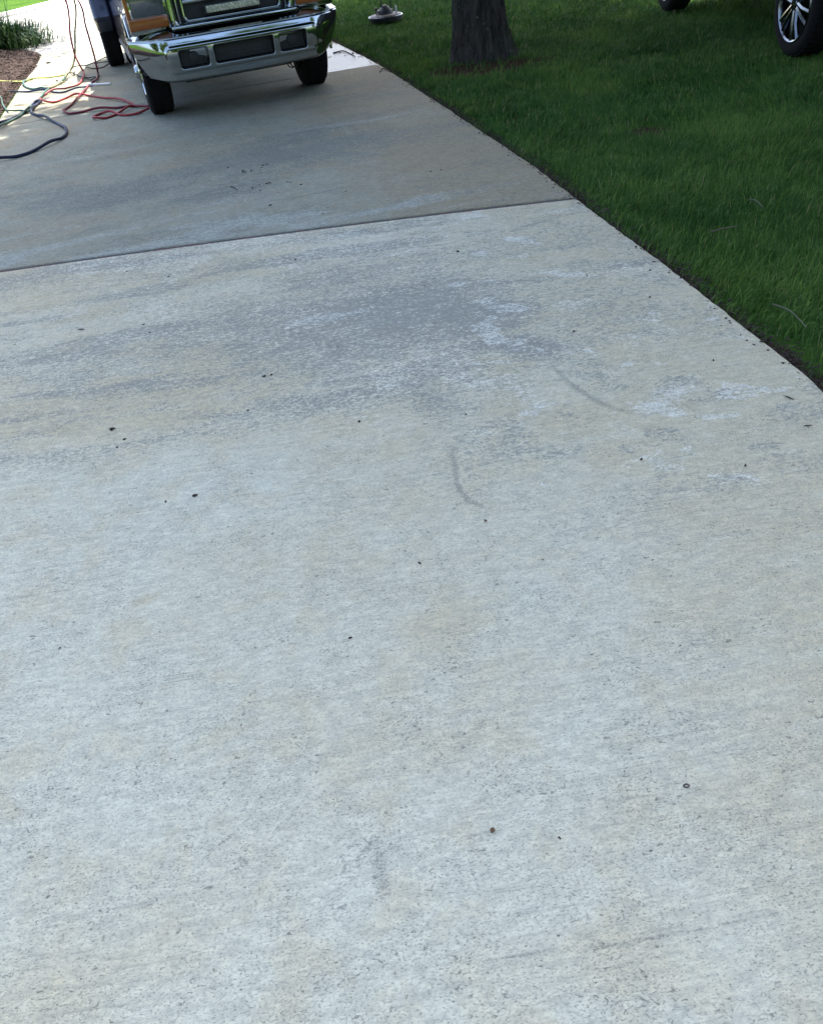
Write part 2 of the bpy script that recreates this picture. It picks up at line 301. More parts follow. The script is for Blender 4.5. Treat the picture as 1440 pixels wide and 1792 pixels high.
def slab(name, rows_y, f_lo, f_hi, nx, mat, xL=None, xR=None):
    """grid between two cross lines; f_lo(x), f_hi(x) give the y of the ends"""
    T = rows_y; U = np.linspace(0, 1, nx); xL = xL or xl; xR = xR or xr
    uu, tt = np.meshgrid(U, T)
    ym = f_lo(-1.0) + tt * (f_hi(-1.0) - f_lo(-1.0)); X = xL(ym) * (1 - uu) + xR(ym) * uu
    for _ in range(3):
        Y = f_lo(X) + tt * (f_hi(X) - f_lo(X)); X = xL(Y) * (1 - uu) + xR(Y) * uu
    Z = np.zeros(X.shape)
    ed = np.minimum(np.minimum(uu * (X[:, -1:] - X[:, :1]), (1 - uu) * (X[:, -1:] - X[:, :1])), 9)
    Z -= 0.006 * np.exp(-(ed / .012) ** 2)
    ny = len(T); V = np.stack([X, Y, Z], -1).reshape(-1, 3)
    i = np.arange(ny * nx).reshape(ny, nx)
    F = np.stack([i[:-1, :-1], i[:-1, 1:], i[1:, 1:], i[1:, :-1]], -1).reshape(-1, 4)
    # skirt
    ring = np.concatenate([i[0, :], i[1:, -1], i[-1, -2::-1], i[-2:0:-1, 0]]); B = V[ring].copy(); B[:, 2] = -.14
    k = np.arange(len(ring)); k2 = (k + 1) % len(ring); off = len(V)
    F2 = np.stack([ring[k], k + off, k2 + off, ring[k2]], -1)
    V2 = np.concatenate([V, B])
    o = from_np(name, V2, [F, F2], mat); tag(o, kind='structure')
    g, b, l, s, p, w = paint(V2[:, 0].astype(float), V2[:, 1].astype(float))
    for nm, ch in (('stain_shade', (g, b, l)), ('marks', (s, p, w))):
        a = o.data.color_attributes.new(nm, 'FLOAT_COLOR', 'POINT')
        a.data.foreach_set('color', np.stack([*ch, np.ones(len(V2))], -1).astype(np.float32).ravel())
    return o

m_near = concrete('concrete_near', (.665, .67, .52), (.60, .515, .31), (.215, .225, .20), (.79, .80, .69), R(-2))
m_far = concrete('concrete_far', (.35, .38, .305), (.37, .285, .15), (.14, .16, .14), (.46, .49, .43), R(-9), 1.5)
g_ = .019
slab('driveway', np.concatenate([np.linspace(0, .44, 30)[:-1], np.linspace(.44, 1, 800)]), lambda x: np.full(np.shape(x), -3.5), lambda x: yj(x) - g_, 560, m_near)
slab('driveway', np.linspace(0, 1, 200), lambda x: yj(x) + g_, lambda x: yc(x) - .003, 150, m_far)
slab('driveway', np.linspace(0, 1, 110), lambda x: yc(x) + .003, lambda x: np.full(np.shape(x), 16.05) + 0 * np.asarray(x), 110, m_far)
# dark fibre strip down in the joint
t = NT('joint_fibre'); f = t.noise(t.co(), 60, 4, .7)
m_joint = t.out(Base_Color=t.mix(t.ss(t.noise(t.co(), 7, 3), .45, .6), t.mix(f, (.02, .018, .018), (.11, .095, .09)), t.mix(f, (.05, .025, .028), (.15, .075, .075))), Roughness=.95)
X = np.linspace(-3.2, 1.262, 260); V = []
for x in X:
    w = .0195; z = -.0035 + .0008 * math.sin(x * 37) + .0012 * random.random()
    V += [(x, yj(x) - w, z), (x, yj(x) + w, z)]
i = np.arange(len(X) - 1) * 2
tag(from_np('joint_filler', np.array(V), np.stack([i, i + 2, i + 3, i + 1], -1), m_joint), kind='structure')

# street / sunlit paving beyond
t = NT('street_concrete'); n = t.noise(t.co(), 1.2, 5, .6); n2 = t.noise(t.co(), 30, 4, .7)
m_street = t.out(Base_Color=t.mix(t.ss(n, .35, .65), t.mix(n2, (.36, .34, .31), (.44, .42, .38)), t.mix(n2, (.46, .45, .42), (.54, .53, .5))), Roughness=.85)
mb = MB()
pts = [(-5.3, 16.06), (-0.95, 16.06), (-3.0, 24), (-3.2, 46), (-1.2, 46.5), (-2.0, 48), (-7.79, 27.9), (-8.72, 25.3), (-9.9, 22.0), (-14, 10), (-13.0, 9.2), (-8.3, 18.5)]
pts = [(-5.3, 16.06), (-0.95, 16.06), (-3.0, 24), (-3.0, 42), (-3.7, 42), (-7.79, 27.9), (-8.72, 25.3), (-9.9, 22.0), (-14, 10.5), (-11, 10.2), (-7.8, 18.0)]
vs = [mb.bm.verts.new((x, y, .0)) for x, y in pts]; f = mb.bm.faces.new(vs)
r = bmesh.ops.extrude_face_region(mb.bm, geom=[f]); bmesh.ops.translate(mb.bm, vec=(0, 0, -.12), verts=[v for v in r['geom'] if isinstance(v, bmesh.types.BMVert)])
tag(mb.build('street', m_street), kind='structure')
mb = MB(); mb.tube([(-14.05, 10.5, .03), (-9.98, 22.0, .03), (-8.80, 25.3, .03), (-7.87, 27.9, .03), (-3.8, 42, .03)], .09, 8)
tag(mb.build('kerb', simple('kerb_concrete', (.42, .38, .38), .9)), kind='structure')

# ------------------------------------------------------------------ lawn
t = NT('lawn_ground'); P0 = t.co(); n = t.noise(P0, 1.1, 4, .6); n2 = t.noise(P0, 45, 4, .7); n3 = t.noise(P0, 9, 4, .6)
A = t.attr('bare')
gcol = t.mix(n2, (.018, .045, .010), (.055, .115, .022)); gcol = t.mix(t.ss(n, .35, .65), gcol, t.mix(n2, (.03, .07, .012), (.08, .15, .03)))
soil = t.mix(n2, (.022, .014, .010), (.085, .055, .040))
c = t.mix(t.ss(t.M('ADD', A.outputs['Fac'], t.M('MULTIPLY', t.M('SUBTRACT', n3, .5), .8)), .35, .65), gcol, soil)
t.bump(n2, .8, .02)
m_lawn = t.out(Base_Color=c, Roughness=.95, Specular_IOR_Level=0.0)
def bare(x, y):
    d = x - xr(y); b = np.exp(-np.clip(d - .02, 0, 9) / .07) * (d < 1) * (d > -.4)
    for px, rx, ry, k in [((850, 112), .95, .55, 1.0), ((1130, 222), .22, .18, .9), ((950, 140), .5, .3, .4), ((1225, 530), .06, .05, .8), ((700, 95), .5, .4, .5), ((1090, 100), .7, .3, .6), ((890, 205), .18, .2, .7), ((1160, 470), .10, .06, .6)]:
        b = np.maximum(b, k * blob(x, y, px, rx, ry))
    return b
def axis(lo, hi, a, b, fine, coarse):
    return np.unique(np.concatenate([np.arange(a, b, fine), np.arange(lo, a, coarse), np.arange(b, hi, coarse), [hi]]))
gx = axis(-150, 150, -1, 8, .06, 3.0); gy = axis(-60, 220, 1.5, 16, .06, 3.0)
XX, YY = np.meshgrid(gx, gy); ZZ = -.035 + .02 * (fbm(XX * .7, YY * .7, 5) - .5) * sstep(XX - xr(np.clip(YY, -4, 30)), .1, .8)
nyy, nxx = XX.shape; ii = np.arange(nyy * nxx).reshape(nyy, nxx)
lawn = from_np('lawn', np.stack([XX, YY, ZZ], -1).reshape(-1, 3), np.stack([ii[:-1, :-1], ii[:-1, 1:], ii[1:, 1:], ii[1:, :-1]], -1).reshape(-1, 4), m_lawn)
tag(lawn, kind='structure')
a = lawn.data.attributes.new('bare', 'FLOAT', 'POINT'); a.data.foreach_set('value', bare(XX, YY).astype(np.float32).ravel())

t = NT('grass_blade'); A = t.attr('tint')
cr = t.n('ShaderNodeValToRGB'); t.t.links.new(A.outputs['Fac'], cr.inputs[0])
e = cr.color_ramp.elements; e[0].position = 0; e[0].color = (.014, .056, .008, 1); e[1].position = 1; e[1].color = (.30, .27, .13, 1)
for p_, c_ in ((.35, (.043, .112, .020)), (.7, (.095, .175, .034)), (.9, (.15, .24, .045)), (.96, (.22, .22, .10))):
    q = e.new(p_); q.color = (*c_, 1)
tr = t.n('ShaderNodeBsdfTranslucent'); t.t.links.new(cr.outputs[0], tr.inputs[0]); mx = t.n('ShaderNodeMixShader'); mx.inputs[0].default_value = .25
t.out(Base_Color=cr.outputs[0], Roughness=.6, Specular_IOR_Level=.12)
t.t.links.new(t.b.outputs[0], mx.inputs[1]); t.t.links.new(tr.outputs[0], mx.inputs[2]); t.t.links.new(mx.outputs[0], t.t.nodes['Material Output'].inputs[0])
m_blade = t.m
def blades(name, pts_xy, h, w, z0=-.04, lean=.5, tintshift=0.0, mat=None):
    n = len(pts_xy); x, y = pts_xy[:, 0], pts_xy[:, 1]
    comb = (fbm(x * 1.3, y * 1.3, 61) * 2 - 1) * 2.6 + .6
    az = comb + rng.normal(0, .9, n); ln = np.abs(rng.normal(lean, .28, n)) * h
    hh = h * rng.uniform(.55, 1.15, n) * (.65 + .75 * fbm(x * 4.5, y * 4.5, 77)); dx, dy = np.cos(az), np.sin(az)
    fa = az + np.pi / 2 + rng.normal(0, .7, n); wx, wy = np.cos(fa) * w / 2, np.sin(fa) * w / 2
    V = np.zeros((n, 5, 3)); V[:, 0] = np.stack([x - wx, y - wy, np.full(n, z0)], -1); V[:, 1] = np.stack([x + wx, y + wy, np.full(n, z0)], -1)
    mx_, my_ = x + dx * ln * .35, y + dy * ln * .35
    V[:, 2] = np.stack([mx_ + wx * .85, my_ + wy * .85, z0 + hh * .6], -1); V[:, 3] = np.stack([mx_ - wx * .85, my_ - wy * .85, z0 + hh * .6], -1)
    V[:, 4] = np.stack([x + dx * ln, y + dy * ln, z0 + hh * np.clip(1.05 - ln / h * .35, .4, 1)], -1)
    b = np.arange(n)[:, None] * 5
    o = from_np(name, V.reshape(-1, 3), [b + [0, 1, 2, 3], b + [3, 2, 4]], mat or m_blade)
    tint = -.16 + .78 * fbm(x * 1.4, y * 1.4, 71) + .42 * fbm(x * 7, y * 7, 73) + rng.normal(0, .17, n) + tintshift; tint = np.clip(tint, 0, .85); q = rng.random(n); tint = np.where(q < .055, rng.uniform(.84, 1, n), tint)
    a = o.data.attributes.new('tint', 'FLOAT', 'POINT'); a.data.foreach_set('value', np.repeat(tint, 5).astype(np.float32))
    return o
def scatter(n, x0, x1, y0, y1, dens=None):
    p = np.stack([rng.uniform(x0, x1, n), rng.uniform(y0, y1, n)], -1); k = p[:, 0] > xr(p[:, 1]) + .03 + .17 * fbm(p[:, 0] * 5, p[:, 1] * 5, 81) ** 1.5
    k &= rng.random(n) > np.clip(bare(p[:, 0], p[:, 1]) * 1.25 - .1, 0, .93)
    k &= rng.random(n) < .45 + .8 * fbm(p[:, 0] * 4, p[:, 1] * 4, 91)
    k &= ~((np.hypot(p[:, 0] - 1.52, p[:, 1] - 10.28) < .36))
    return p[k]
G = []
pn = scatter(190000, .9, 5.2, 2.0, 6.5); G.append(blades('grass', pn, rng.uniform(.038, .068, len(pn)), rng.uniform(.0025, .0045, len(pn))))
pt_ = scatter(26000, .9, 5.2, 2.0, 8.0); G.append(blades('grass', pt_, rng.uniform(.06, .10, len(pt_)), rng.uniform(.003, .005, len(pt_)), lean=.75, tintshift=.18))
pm = scatter(170000, .2, 6.2, 6.5, 11); G.append(blades('grass', pm, rng.uniform(.045, .08, len(pm)), rng.uniform(.005, .008, len(pm))))
pf = scatter(210000, -3.0, 8.5, 11, 20); G.append(blades('grass', pf, rng.uniform(.045, .08, len(pf)), rng.uniform(.009, .014, len(pf))))
pe = rng.uniform(1.9, 13, 2600); pe = np.stack([xr(pe) + rng.uniform(.004, .05, 2600), pe], -1); pe = pe[rng.random(2600) < .15 + 1.2 * np.clip(fbm(pe[:, 0] * 0, pe[:, 1] * 5, 101) - .42, 0, 1) * 3]
G.append(blades('grass', pe, rng.uniform(.04, .075, len(pe)), rng.uniform(.003, .005, len(pe)), lean=.8, tintshift=.1))
# join the bands into one lawn of grass
for o in G: o.select_set(True)
bpy.context.view_layer.objects.active = G[0]; bpy.ops.object.join(); G[0].name = 'grass'
tag(G[0], 'short dark green mown grass covering the lawn beside the driveway', 'grass', kind='stuff')

# soil crumbs along the slab edge (right) -- one uncountable mass
def crumbs(name, pts, smin, smax, mat, flat=.6):
    n = len(pts); base = np.array([(1, 0, 0), (-.5, .87, 0), (-.5, -.87, 0), (.2, .1, .9), (-.1, -.1, -.6)], float)
    fc = np.array([(0, 1, 3), (1, 2, 3), (2, 0, 3), (1, 0, 4), (2, 1, 4), (0, 2, 4)])
    s = rng.uniform(smin, smax, n) ; a = rng.uniform(0, 6.28, n); ca, sa = np.cos(a), np.sin(a)
    B = base[None] * rng.uniform(.6, 1.3, (n, 5, 1)); V = np.stack([B[..., 0] * ca[:, None] - B[..., 1] * sa[:, None], B[..., 0] * sa[:, None] + B[..., 1] * ca[:, None], B[..., 2] * flat], -1) * s[:, None, None] + pts[:, None, :]
    return from_np(name, V.reshape(-1, 3), (np.arange(n)[:, None, None] * 5 + fc[None]).reshape(-1, 3), mat)
ys = rng.uniform(1.8, 14, 9000); xs = xr(ys) + .004 + np.abs(rng.normal(0, .055, 9000)); xs = np.where(rng.random(9000) < .035, xr(ys) - np.abs(rng.normal(0, .03, 9000)), xs); k = (xs > xr(ys) + .003) | (xs < xr(ys) - .008)
soilm = simple('soil_crumb', (.045, .032, .024), .95, var=.6, sc=60)
tag(crumbs('soil_crumbs', np.stack([xs, ys, np.where(xs < xr(ys), .002, -.028 + rng.uniform(0, .016, 9000))], -1)[k], .003, .011, soilm), 'dark crumbly soil along the right edge of the driveway', 'soil', kind='stuff')

# ------------------------------------------------------------------ trees
t = NT('bark'); P0 = t.co(); pz = t.mp(P0, (1, 1, .28)); v = t.vor(pz, 22); n = t.noise(pz, 18, 5, .7, .6)
lich = t.ss(t.noise(P0, 15, 4, .65), .62, .70); lich2 = t.ss(t.noise(P0, 5, 3, .6), .48, .62)
c = t.mix(t.ss(n, .3, .7), (.016, .013, .010), (.078, .064, .050)); c = t.mix(t.M('MULTIPLY', lich, lich2), c, (.40, .41, .37))
c = t.mix(t.ss(t.noise(P0, 3, 3), .5, .7, 0, .4), c, (.05, .07, .035))
t.bump(t.M('ADD', v, n), 1.0, .03); m_bark = t.out(Base_Color=c, Roughness=.95)
def leafmat(name, a, b, tl=.3):
    t = NT(name); n = t.noise(t.co(), 1.1, 3, .6); n2 = t.noise(t.co(), 9, 2, .6)
    c = t.mix(t.ss(t.M('ADD', t.M('MULTIPLY', n, .6), t.M('MULTIPLY', n2, .4)), .35, .65), a, b)
    tr = t.n('ShaderNodeBsdfTranslucent'); t.t.links.new(c, tr.inputs[0]); mx = t.n('ShaderNodeMixShader'); mx.inputs[0].default_value = tl
    t.out(Base_Color=c, Roughness=.5); t.t.links.new(t.b.outputs[0], mx.inputs[1]); t.t.links.new(tr.outputs[0], mx.inputs[2])
    t.t.links.new(mx.outputs[0], t.t.nodes['Material Output'].inputs[0]); return t.m
m_leaf = leafmat('oak_leaf', (.03, .075, .015), (.075, .13, .03))
def leaves(name, cen, rad, nclump, nleaf, size, mat, parent=None, cl=.9, zmin=None):
    C = rng.normal(0, 1, (nclump, 3)); C /= np.linalg.norm(C, axis=1)[:, None]; C *= (rng.random(nclump) ** .38)[:, None] * np.array(rad) * .88; C += np.array(cen)
    P_ = np.repeat(C, nleaf, 0) + rng.normal(0, 1, (nclump * nleaf, 3)) * cl * np.array([1, 1, .7]) * .5
    if zmin: P_ = P_[P_[:, 2] > zmin]
    n = len(P_); A_ = rng.normal(0, 1, (n, 3)); A_ /= np.linalg.norm(A_, axis=1)[:, None]; B_ = np.cross(A_, rng.normal(0, 1, (n, 3))); B_ /= np.linalg.norm(B_, axis=1)[:, None]
    s = rng.uniform(.6, 1.2, n)[:, None] * size
    V = np.stack([P_ - A_ * s * .5, P_ + B_ * s * .28, P_ + A_ * s * .5, P_ - B_ * s * .28], 1)
    return from_np(name, V.reshape(-1, 3), (np.arange(n)[:, None] * 4 + [0, 1, 2, 3]), mat, parent)
def trunk_mesh(name, r0, h, flare, parent, lean=(0, 0), detail=True, seed=0, toprad=.55, flat_side=None):
    nr, nz = (140, 150) if detail else (24, 24); z = np.linspace(0, 1, nz) ** 1.6 * h; a = np.linspace(0, 2 * np.pi, nr, endpoint=False); A_, Z_ = np.meshgrid(a, z)
    rr = r0 * (1 - (1 - toprad) * Z_ / h); fl = flare * np.exp(-Z_ / .22) * (0.55 + .6 * np.maximum(0, np.cos(A_ * 1.0 - .1)) + .35 * np.maximum(0, np.cos(A_ * 3 + 1.2)))
    rr = rr + fl
    if detail:
        u = np.cos(A_) * 7; v_ = np.sin(A_) * 7
        rid = 1 - np.abs(fbm(u * 1.9 + 40, v_ * 1.9 + Z_ * 2.6, 7, 3) - .5) * 5; rid2 = fbm(u * 3 + 9, v_ * 3 + Z_ * 14, 9, 3)
        rr = rr + .030 * (np.clip(rid, -.4, 1) - .5) + .016 * (rid2 - .5) + .03 * (fbm(np.cos(A_) * 1.5 + 5, np.sin(A_) * 1.5 + Z_ * 1.2, 13) - .5)
    V = np.stack([np.cos(A_) * rr + lean[0] * Z_, np.sin(A_) * rr + lean[1] * Z_, Z_ - .08], -1).reshape(-1, 3)
    i = np.arange(nr * nz).reshape(nz, nr); j = np.roll(i, -1, 1)
    return from_np(name, V, np.stack([i[:-1], j[:-1], j[1:], i[1:]], -1).reshape(-1, 4), m_bark, parent, True)
def tree(loc, r0, th, flare, crown_c, crown_r, nclump, nleaf, size, label, detail=False, lean=(0, 0), group=None, name='oak_tree', zmin=None, cat='tree'):
    e = empty(name, loc); tag(e, label, cat, group)
    trunk_mesh('trunk', r0, th, flare, e, lean, detail)
    top = Vector((lean[0] * th, lean[1] * th, th - .1)); mb = MB()
    for k in range(9):
        a = k * 2.399 + .3; q = Vector(crown_c) + Vector((math.cos(a) * crown_r[0] * .6, math.sin(a) * crown_r[1] * .6, (random.random() - .3) * crown_r[2] * .8))
        s_ = top - Vector((lean[0], lean[1], 1)) * random.uniform(0, th * .3)
        mid = s_.lerp(q, .5) + Vector((0, 0, .5)); mb.tube(catmull([s_, mid, q], 6), r0 * .38, 8, lambda t: 1 - .8 * t)
    mb.build('limb', m_bark, e, True)
    leaves('crown', crown_c, crown_r, nclump, nleaf, size, m_leaf, e, 1.1, zmin)
    return e
OAK = tree((1.50, 10.28, -.03), 0.285, 5.2, .19, (1.3, -.15, 8.4), (7.0, 8.1, 3.4), 1350, 95, .32, 'thick grey barked tree trunk with flared roots rising from the lawn beside the driveway', True, (.0, .02))
tree((7.6, 9.2, -.03), .26, 4.6, .12, (0, 0, 7.6), (5.0, 5.2, 3.4), 420, 80, .30, 'spreading shade tree standing on the lawn behind the parked vehicle with alloy wheels')
tree((4.9, 17.4, -.03), .24, 5.0, .1, (-1.3, 1.4, 8.0), (4.6, 4.6, 3.0), 200, 70, .30, 'unseen tree added to shade the far lawn beyond the surface cleaner')  # out of view, added to carry the shade further over the lawn
for k, (x, y, s) in enumerate([(-9, -12, 1.0), (-3, -14, 1.15), (3.5, -13, .95), (9.5, -11, 1.1), (-15, -6, 1.0), (16, -5, 1.05)]):
    lab = ['tree behind the camera at the left of the row', 'tallest tree of the row behind the camera', 'shortest tree of the row behind the camera', 'tree behind the camera at the right of the row', 'tree far out to the left of the camera', 'tree far out to the right of the camera'][k]
    tree((x, y, -.03), .25 * s, 3.0 * s, .08, (0, 0, 5.0 * s), (4.0 * s, 3.0 * s, 4.4 * s), 220, 70, .42, lab, group='trees round the yard')

tree((-8.4, 17.3, -.03), .09, 2.6, .04, (2.5, 1.9, 3.3), (2.2, 2.8, 1.0), 170, 60, .14, 'small unseen tree added to shade the mulch bed and leaning over the paving')  # trunk out of view; crown put here to shade mulch and plants

# far hedge at the top left
e = empty('hedge', (-12.3, 34.0, 0)); tag(e, 'dark green hedge along the far side of the sunlit grass strip', 'hedge')
for k in range(6): leaves('foliage', (-5.6 + k * 1.9, -7.4 + k * 2.7 + 5, .9), (1.9, 2.0, 1.3), 60, 60, .2, m_leaf, e, .7)

# ------------------------------------------------------------------ mulch bed + plants on the left
t = NT('mulch'); P0 = t.co(); n = t.noise(P0, 28, 5, .7, .5); n2 = t.noise(P0, 4, 3)
t.bump(n, 1.0, .03); m_mulch = t.out(Base_Color=t.mix(t.ss(n, .3, .7), (.022, .011, .008), t.mix(n2, (.048, .026, .018), (.075, .040, .027))), Roughness=.95)
N = 150; gx = np.linspace(0, 1, N); gy = np.linspace(5.0, 19.5, 240); U_, YY = np.meshgrid(gx, gy)
XR_ = np.interp(YY, [5, 8, 10.5, 12.8, 14.6, 16.06, 17.6, 19.5], [-3.25, -3.6, -4.15, -4.6, -4.84, -5.15, -6.15, -7.6]) + .05 * (fbm(YY * 3, YY * 0, 3) - .5)
XX = XR_ - U_ * 4.2; d = XR_ - XX
ZZ = -.03 + .05 * sstep(d, 0, .08) + .34 * sstep(d, .15, 1.6) * sstep(YY, 11, 13.5) * (1 - sstep(YY, 17.0, 19.5)) + .05 * (fbm(XX * 5, YY * 5, 23) - .5) * sstep(d, 0, .2) - .1 * sstep(d, 3.6, 4.2)
i = np.arange(XX.size).reshape(XX.shape)
o = from_np('mulch_bed', np.stack([XX, YY, ZZ], -1).reshape(-1, 3), np.stack([i[:-1, 1:], i[:-1, :-1], i[1:, :-1], i[1:, 1:]], -1).reshape(-1, 4), m_mulch, smooth=True)
tag(o, kind='structure')
def mz(x, y):
    d = np.interp(y, [5, 8, 10.5, 12.8, 14.6, 16.06, 17.6, 19.5], [-3.25, -3.6, -4.15, -4.6, -4.84, -5.15, -6.15, -7.6]) - x
    return -.02 + .05 * sstep(d, 0, .08) + .34 * sstep(d, .15, 1.6) * sstep(y, 11, 13.5) * (1 - sstep(y, 17.0, 19.5))
n = 26000; py = rng.uniform(9.5, 19.2, n); px_ = np.interp(py, [5, 8, 10.5, 12.8, 14.6, 16.06, 17.6, 19.5], [-3.25, -3.6, -4.15, -4.6, -4.84, -5.15, -6.15, -7.6]) + .03 - np.abs(rng.normal(0, 1.3, n))
tag(crumbs('mulch_chips', np.stack([px_, py, mz(px_, py) + .012], -1), .012, .035, m_mulch, .4), 'reddish brown shredded bark mulch in the bed left of the driveway', 'mulch', kind='stuff')

m_lir = simple('strap_leaf', (.040, .105, .018), .5, var=.5, sc=12)
m_lir2 = simple('strap_leaf_light', (.08, .13, .03), .5, var=.4, sc=12)
def strap_plant(loc, r, h, n, label, mat, spread=1.15, w=.02):
    x = rng.normal(0, r * .4, (n, 2)); az = np.arctan2(x[:, 1], x[:, 0]) + rng.normal(0, .5, n); L_ = h * rng.uniform(.6, 1.15, n); o = rng.uniform(.25, 1.0, n) * spread
    V = []; K = 6
    for k in range(K + 1):
        t_ = k / K; rad = L_ * o * t_ ** 1.3; z = L_ * (t_ * 1.1 - o * .75 * t_ ** 2.4); ww = w * (1 - t_ ** 2 * .9)
        cx = x[:, 0] + np.cos(az) * rad; cy = x[:, 1] + np.sin(az) * rad; fx, fy = -np.sin(az) * ww / 2, np.cos(az) * ww / 2
        V += [np.stack([cx - fx, cy - fy, z], -1), np.stack([cx + fx, cy + fy, z], -1)]
    V = np.stack(V, 1).reshape(-1, 3); b = np.arange(n)[:, None] * (2 * K + 2)
    F_ = np.concatenate([b + [2 * k, 2 * k + 1, 2 * k + 3, 2 * k + 2] for k in range(K)])
    o_ = from_np('ornamental_grass', V, F_, mat); o_.location = (*loc, float(mz(loc[0], loc[1])) - .01); return tag(o_, label, 'plant', 'plants in the mulch bed')
strap_plant((-6.35, 17.9), .9, .62, 1500, 'dark green arching strap leaved clump at the tip of the mulch bed', m_lir)
strap_plant((-6.9, 17.0), .9, .66, 1300, 'green strap leaved clump behind the mulch mound at the frame edge', m_lir)
strap_plant((-7.0, 18.6), .6, .62, 900, 'yellow green strap leaved clump by the sunlit paving', m_lir2)

# ------------------------------------------------------------------ vehicle materials
t = NT('chrome'); n = t.noise(t.co(), 7, 3); t.bump(t.noise(t.co(), 3.5, 2), .12, .01)
m_chrome = t.out(Base_Color=(.37, .40, .415), Metallic=1.0, Roughness=t.ss(n, .4, .7, .05, .14))
t = NT('navy_paint'); m_paint = t.out(Base_Color=t.mix(t.noise(t.co(), 3, 3), (.008, .010, .035), (.014, .018, .055)), Roughness=.25, Metallic=.3, Coat_Weight=1.0, Coat_Roughness=.05)
m_paint2 = simple('black_paint', (.012, .012, .014), .3)
t = NT('tyre_rubber'); n = t.noise(t.co(), 40, 3); t.bump(n, .3, .004); m_rubber = t.out(Base_Color=t.mix(n, (.006, .006, .0065), (.014, .014, .014)), Roughness=.95, Specular_IOR_Level=.15)
m_black = simple('black_plastic', (.012, .012, .014), .55); m_under = simple('underbody', (.010, .010, .011), .85, var=.5)
t = NT('glass_tint'); m_glass = t.out(Base_Color=(.01, .012, .014), Roughness=.04, Specular_IOR_Level=.8)
t = NT('amber_lens'); f = t.n('ShaderNodeTexWave', wave_type='BANDS', bands_direction='X'); f.inputs['Scale'].default_value = 30; t.t.links.new(t.co(), f.inputs[0]); t.bump(f.outputs[1], .3, .003)
m_amber = t.out(Base_Color=t.mix(t.noise(t.co(), 14, 3), (.22, .055, .006), (.33, .09, .011)), Roughness=.22, Coat_Weight=.6)
t = NT('head_lens'); m_lens = t.out(Base_Color=t.mix(t.noise(t.co(), 20, 2), (.05, .06, .065), (.16, .17, .18)), Roughness=.12, Metallic=.4, Coat_Weight=1.0)
t = NT('led_lens'); v = t.vor(t.mp(t.co(), (1, .01, 1)), 42); m_led = t.out(Base_Color=t.mix(t.ss(v, .2, .6), (.62, .60, .42), (.34, .33, .24)), Roughness=.3)
m_alloy = simple('dark_alloy', (.16, .17, .185), .18, 1.0, .3, 20)
m_alu = simple('grey_alloy', (.30, .31, .33), .3, .9, .2)
m_redl = simple('red_lens', (.35, .01, .01), .25)

def tyre(parent, name, c, r, w, rim_r, side=-1, spokes=None, dish=0.0, chrome=m_chrome, detail=True):
    """wheel with axis along local x; side=-1: outer face towards -x"""
    e = empty(name, c); e.parent = parent
    M_ = Matrix.Rotation(R(90) * (1 if side > 0 else -1), 4, 'Y')
    mb = MB(); h = w / 2
    mb.lathe([(rim_r, -h * .8), (rim_r + .02, -h * .98), (r * .86, -h), (r * .95, -h * .93), (r * .99, -h * .78), (r, -h * .5), (r, h * .5), (r * .99, h * .78), (r * .95, h * .93), (r * .86, h), (rim_r + .02, h * .98), (rim_r, h * .8), (rim_r * .9, 0), (rim_r, -h * .8)], M_, 72)
    for k in range(44):
        a = 2 * math.pi * k / 44
        for s_ in (-1, 1):
            v = mb.box((0, 0, 0), (w * .30, r * .085, .014), bevel=.003, seg=1)
            bmesh.ops.rotate(mb.bm, cent=(0, 0, 0), matrix=Matrix.Rotation(R(18) * s_, 3, 'Z'), verts=v)
            bmesh.ops.translate(mb.bm, vec=(s_ * w * .25, 0, r), verts=v)
            bmesh.ops.rotate(mb.bm, cent=(0, 0, 0), matrix=Matrix.Rotation(a + (.07 if s_ > 0 else 0), 3, 'X'), verts=v)
    mb.build('tyre', m_rubber, e, True)
    mb = MB(); q = rim_r
    mb.lathe([(q * 1.0, h * .80), (q * 1.04, h * .93), (q * 1.0, h * 1.0), (q * .95, h * .93), (q * .90, h * .55), (q * .88, -h * .7)], M_, 64)
    if spokes:
        n_, tw = spokes
        for k in range(n_):
            for s_ in ((-1, 1) if tw else (0,)):
                a = 2 * math.pi * k / n_ + .3; p0 = Vector((h * .72, 0, 0)); ca, sa = math.cos(a), math.sin(a); ta, tb = -sa, ca
                def pt(rad, off, x): return Vector((x * (1 if side > 0 else -1), ca * rad + ta * off, sa * rad + tb * off))
                mb.tube([pt(q * .18, s_ * q * .06, h * .80), pt(q * .55, s_ * q * .09, h * .86), pt(q * .95, s_ * q * .16, h * .80)], q * .085, 8)
        mb.cyl(Vector((side * h * .6, 0, 0)), Vector((side * h * .92, 0, 0)), q * .24, q * .19, 24)
        mb.cyl(Vector((side * h * .92, 0, 0)), Vector((side * h * .98, 0, 0)), q * .13, q * .11, 20)
        mb.build('rim', chrome, e, True)
        mb = MB(); mb.cyl(Vector((side * h * .15, 0, 0)), Vector((side * h * .3, 0, 0)), q * .86, None, 40); mb.build('brake_disc', m_under, e, True)
    else:
        mb.lathe([(q * .88, h * .5), (q * .80, h * (.55 + dish)), (q * .5, h * (.75 + dish)), (q * .34, h * (.80 + dish)), (q * .30, h * (1.1 + dish)), (q * .22, h * (1.25 + dish)), (.001, h * (1.27 + dish))], M_, 48)
        for k in range(8):
            a = 2 * math.pi * k / 8; x = side * h * (.74 + dish); mb.cyl((x, math.cos(a) * q * .44, math.sin(a) * q * .44), (x + side * .03, math.cos(a) * q * .44, math.sin(a) * q * .44), .014, None, 8)
        mb.build('rim', chrome, e, True)
    return e

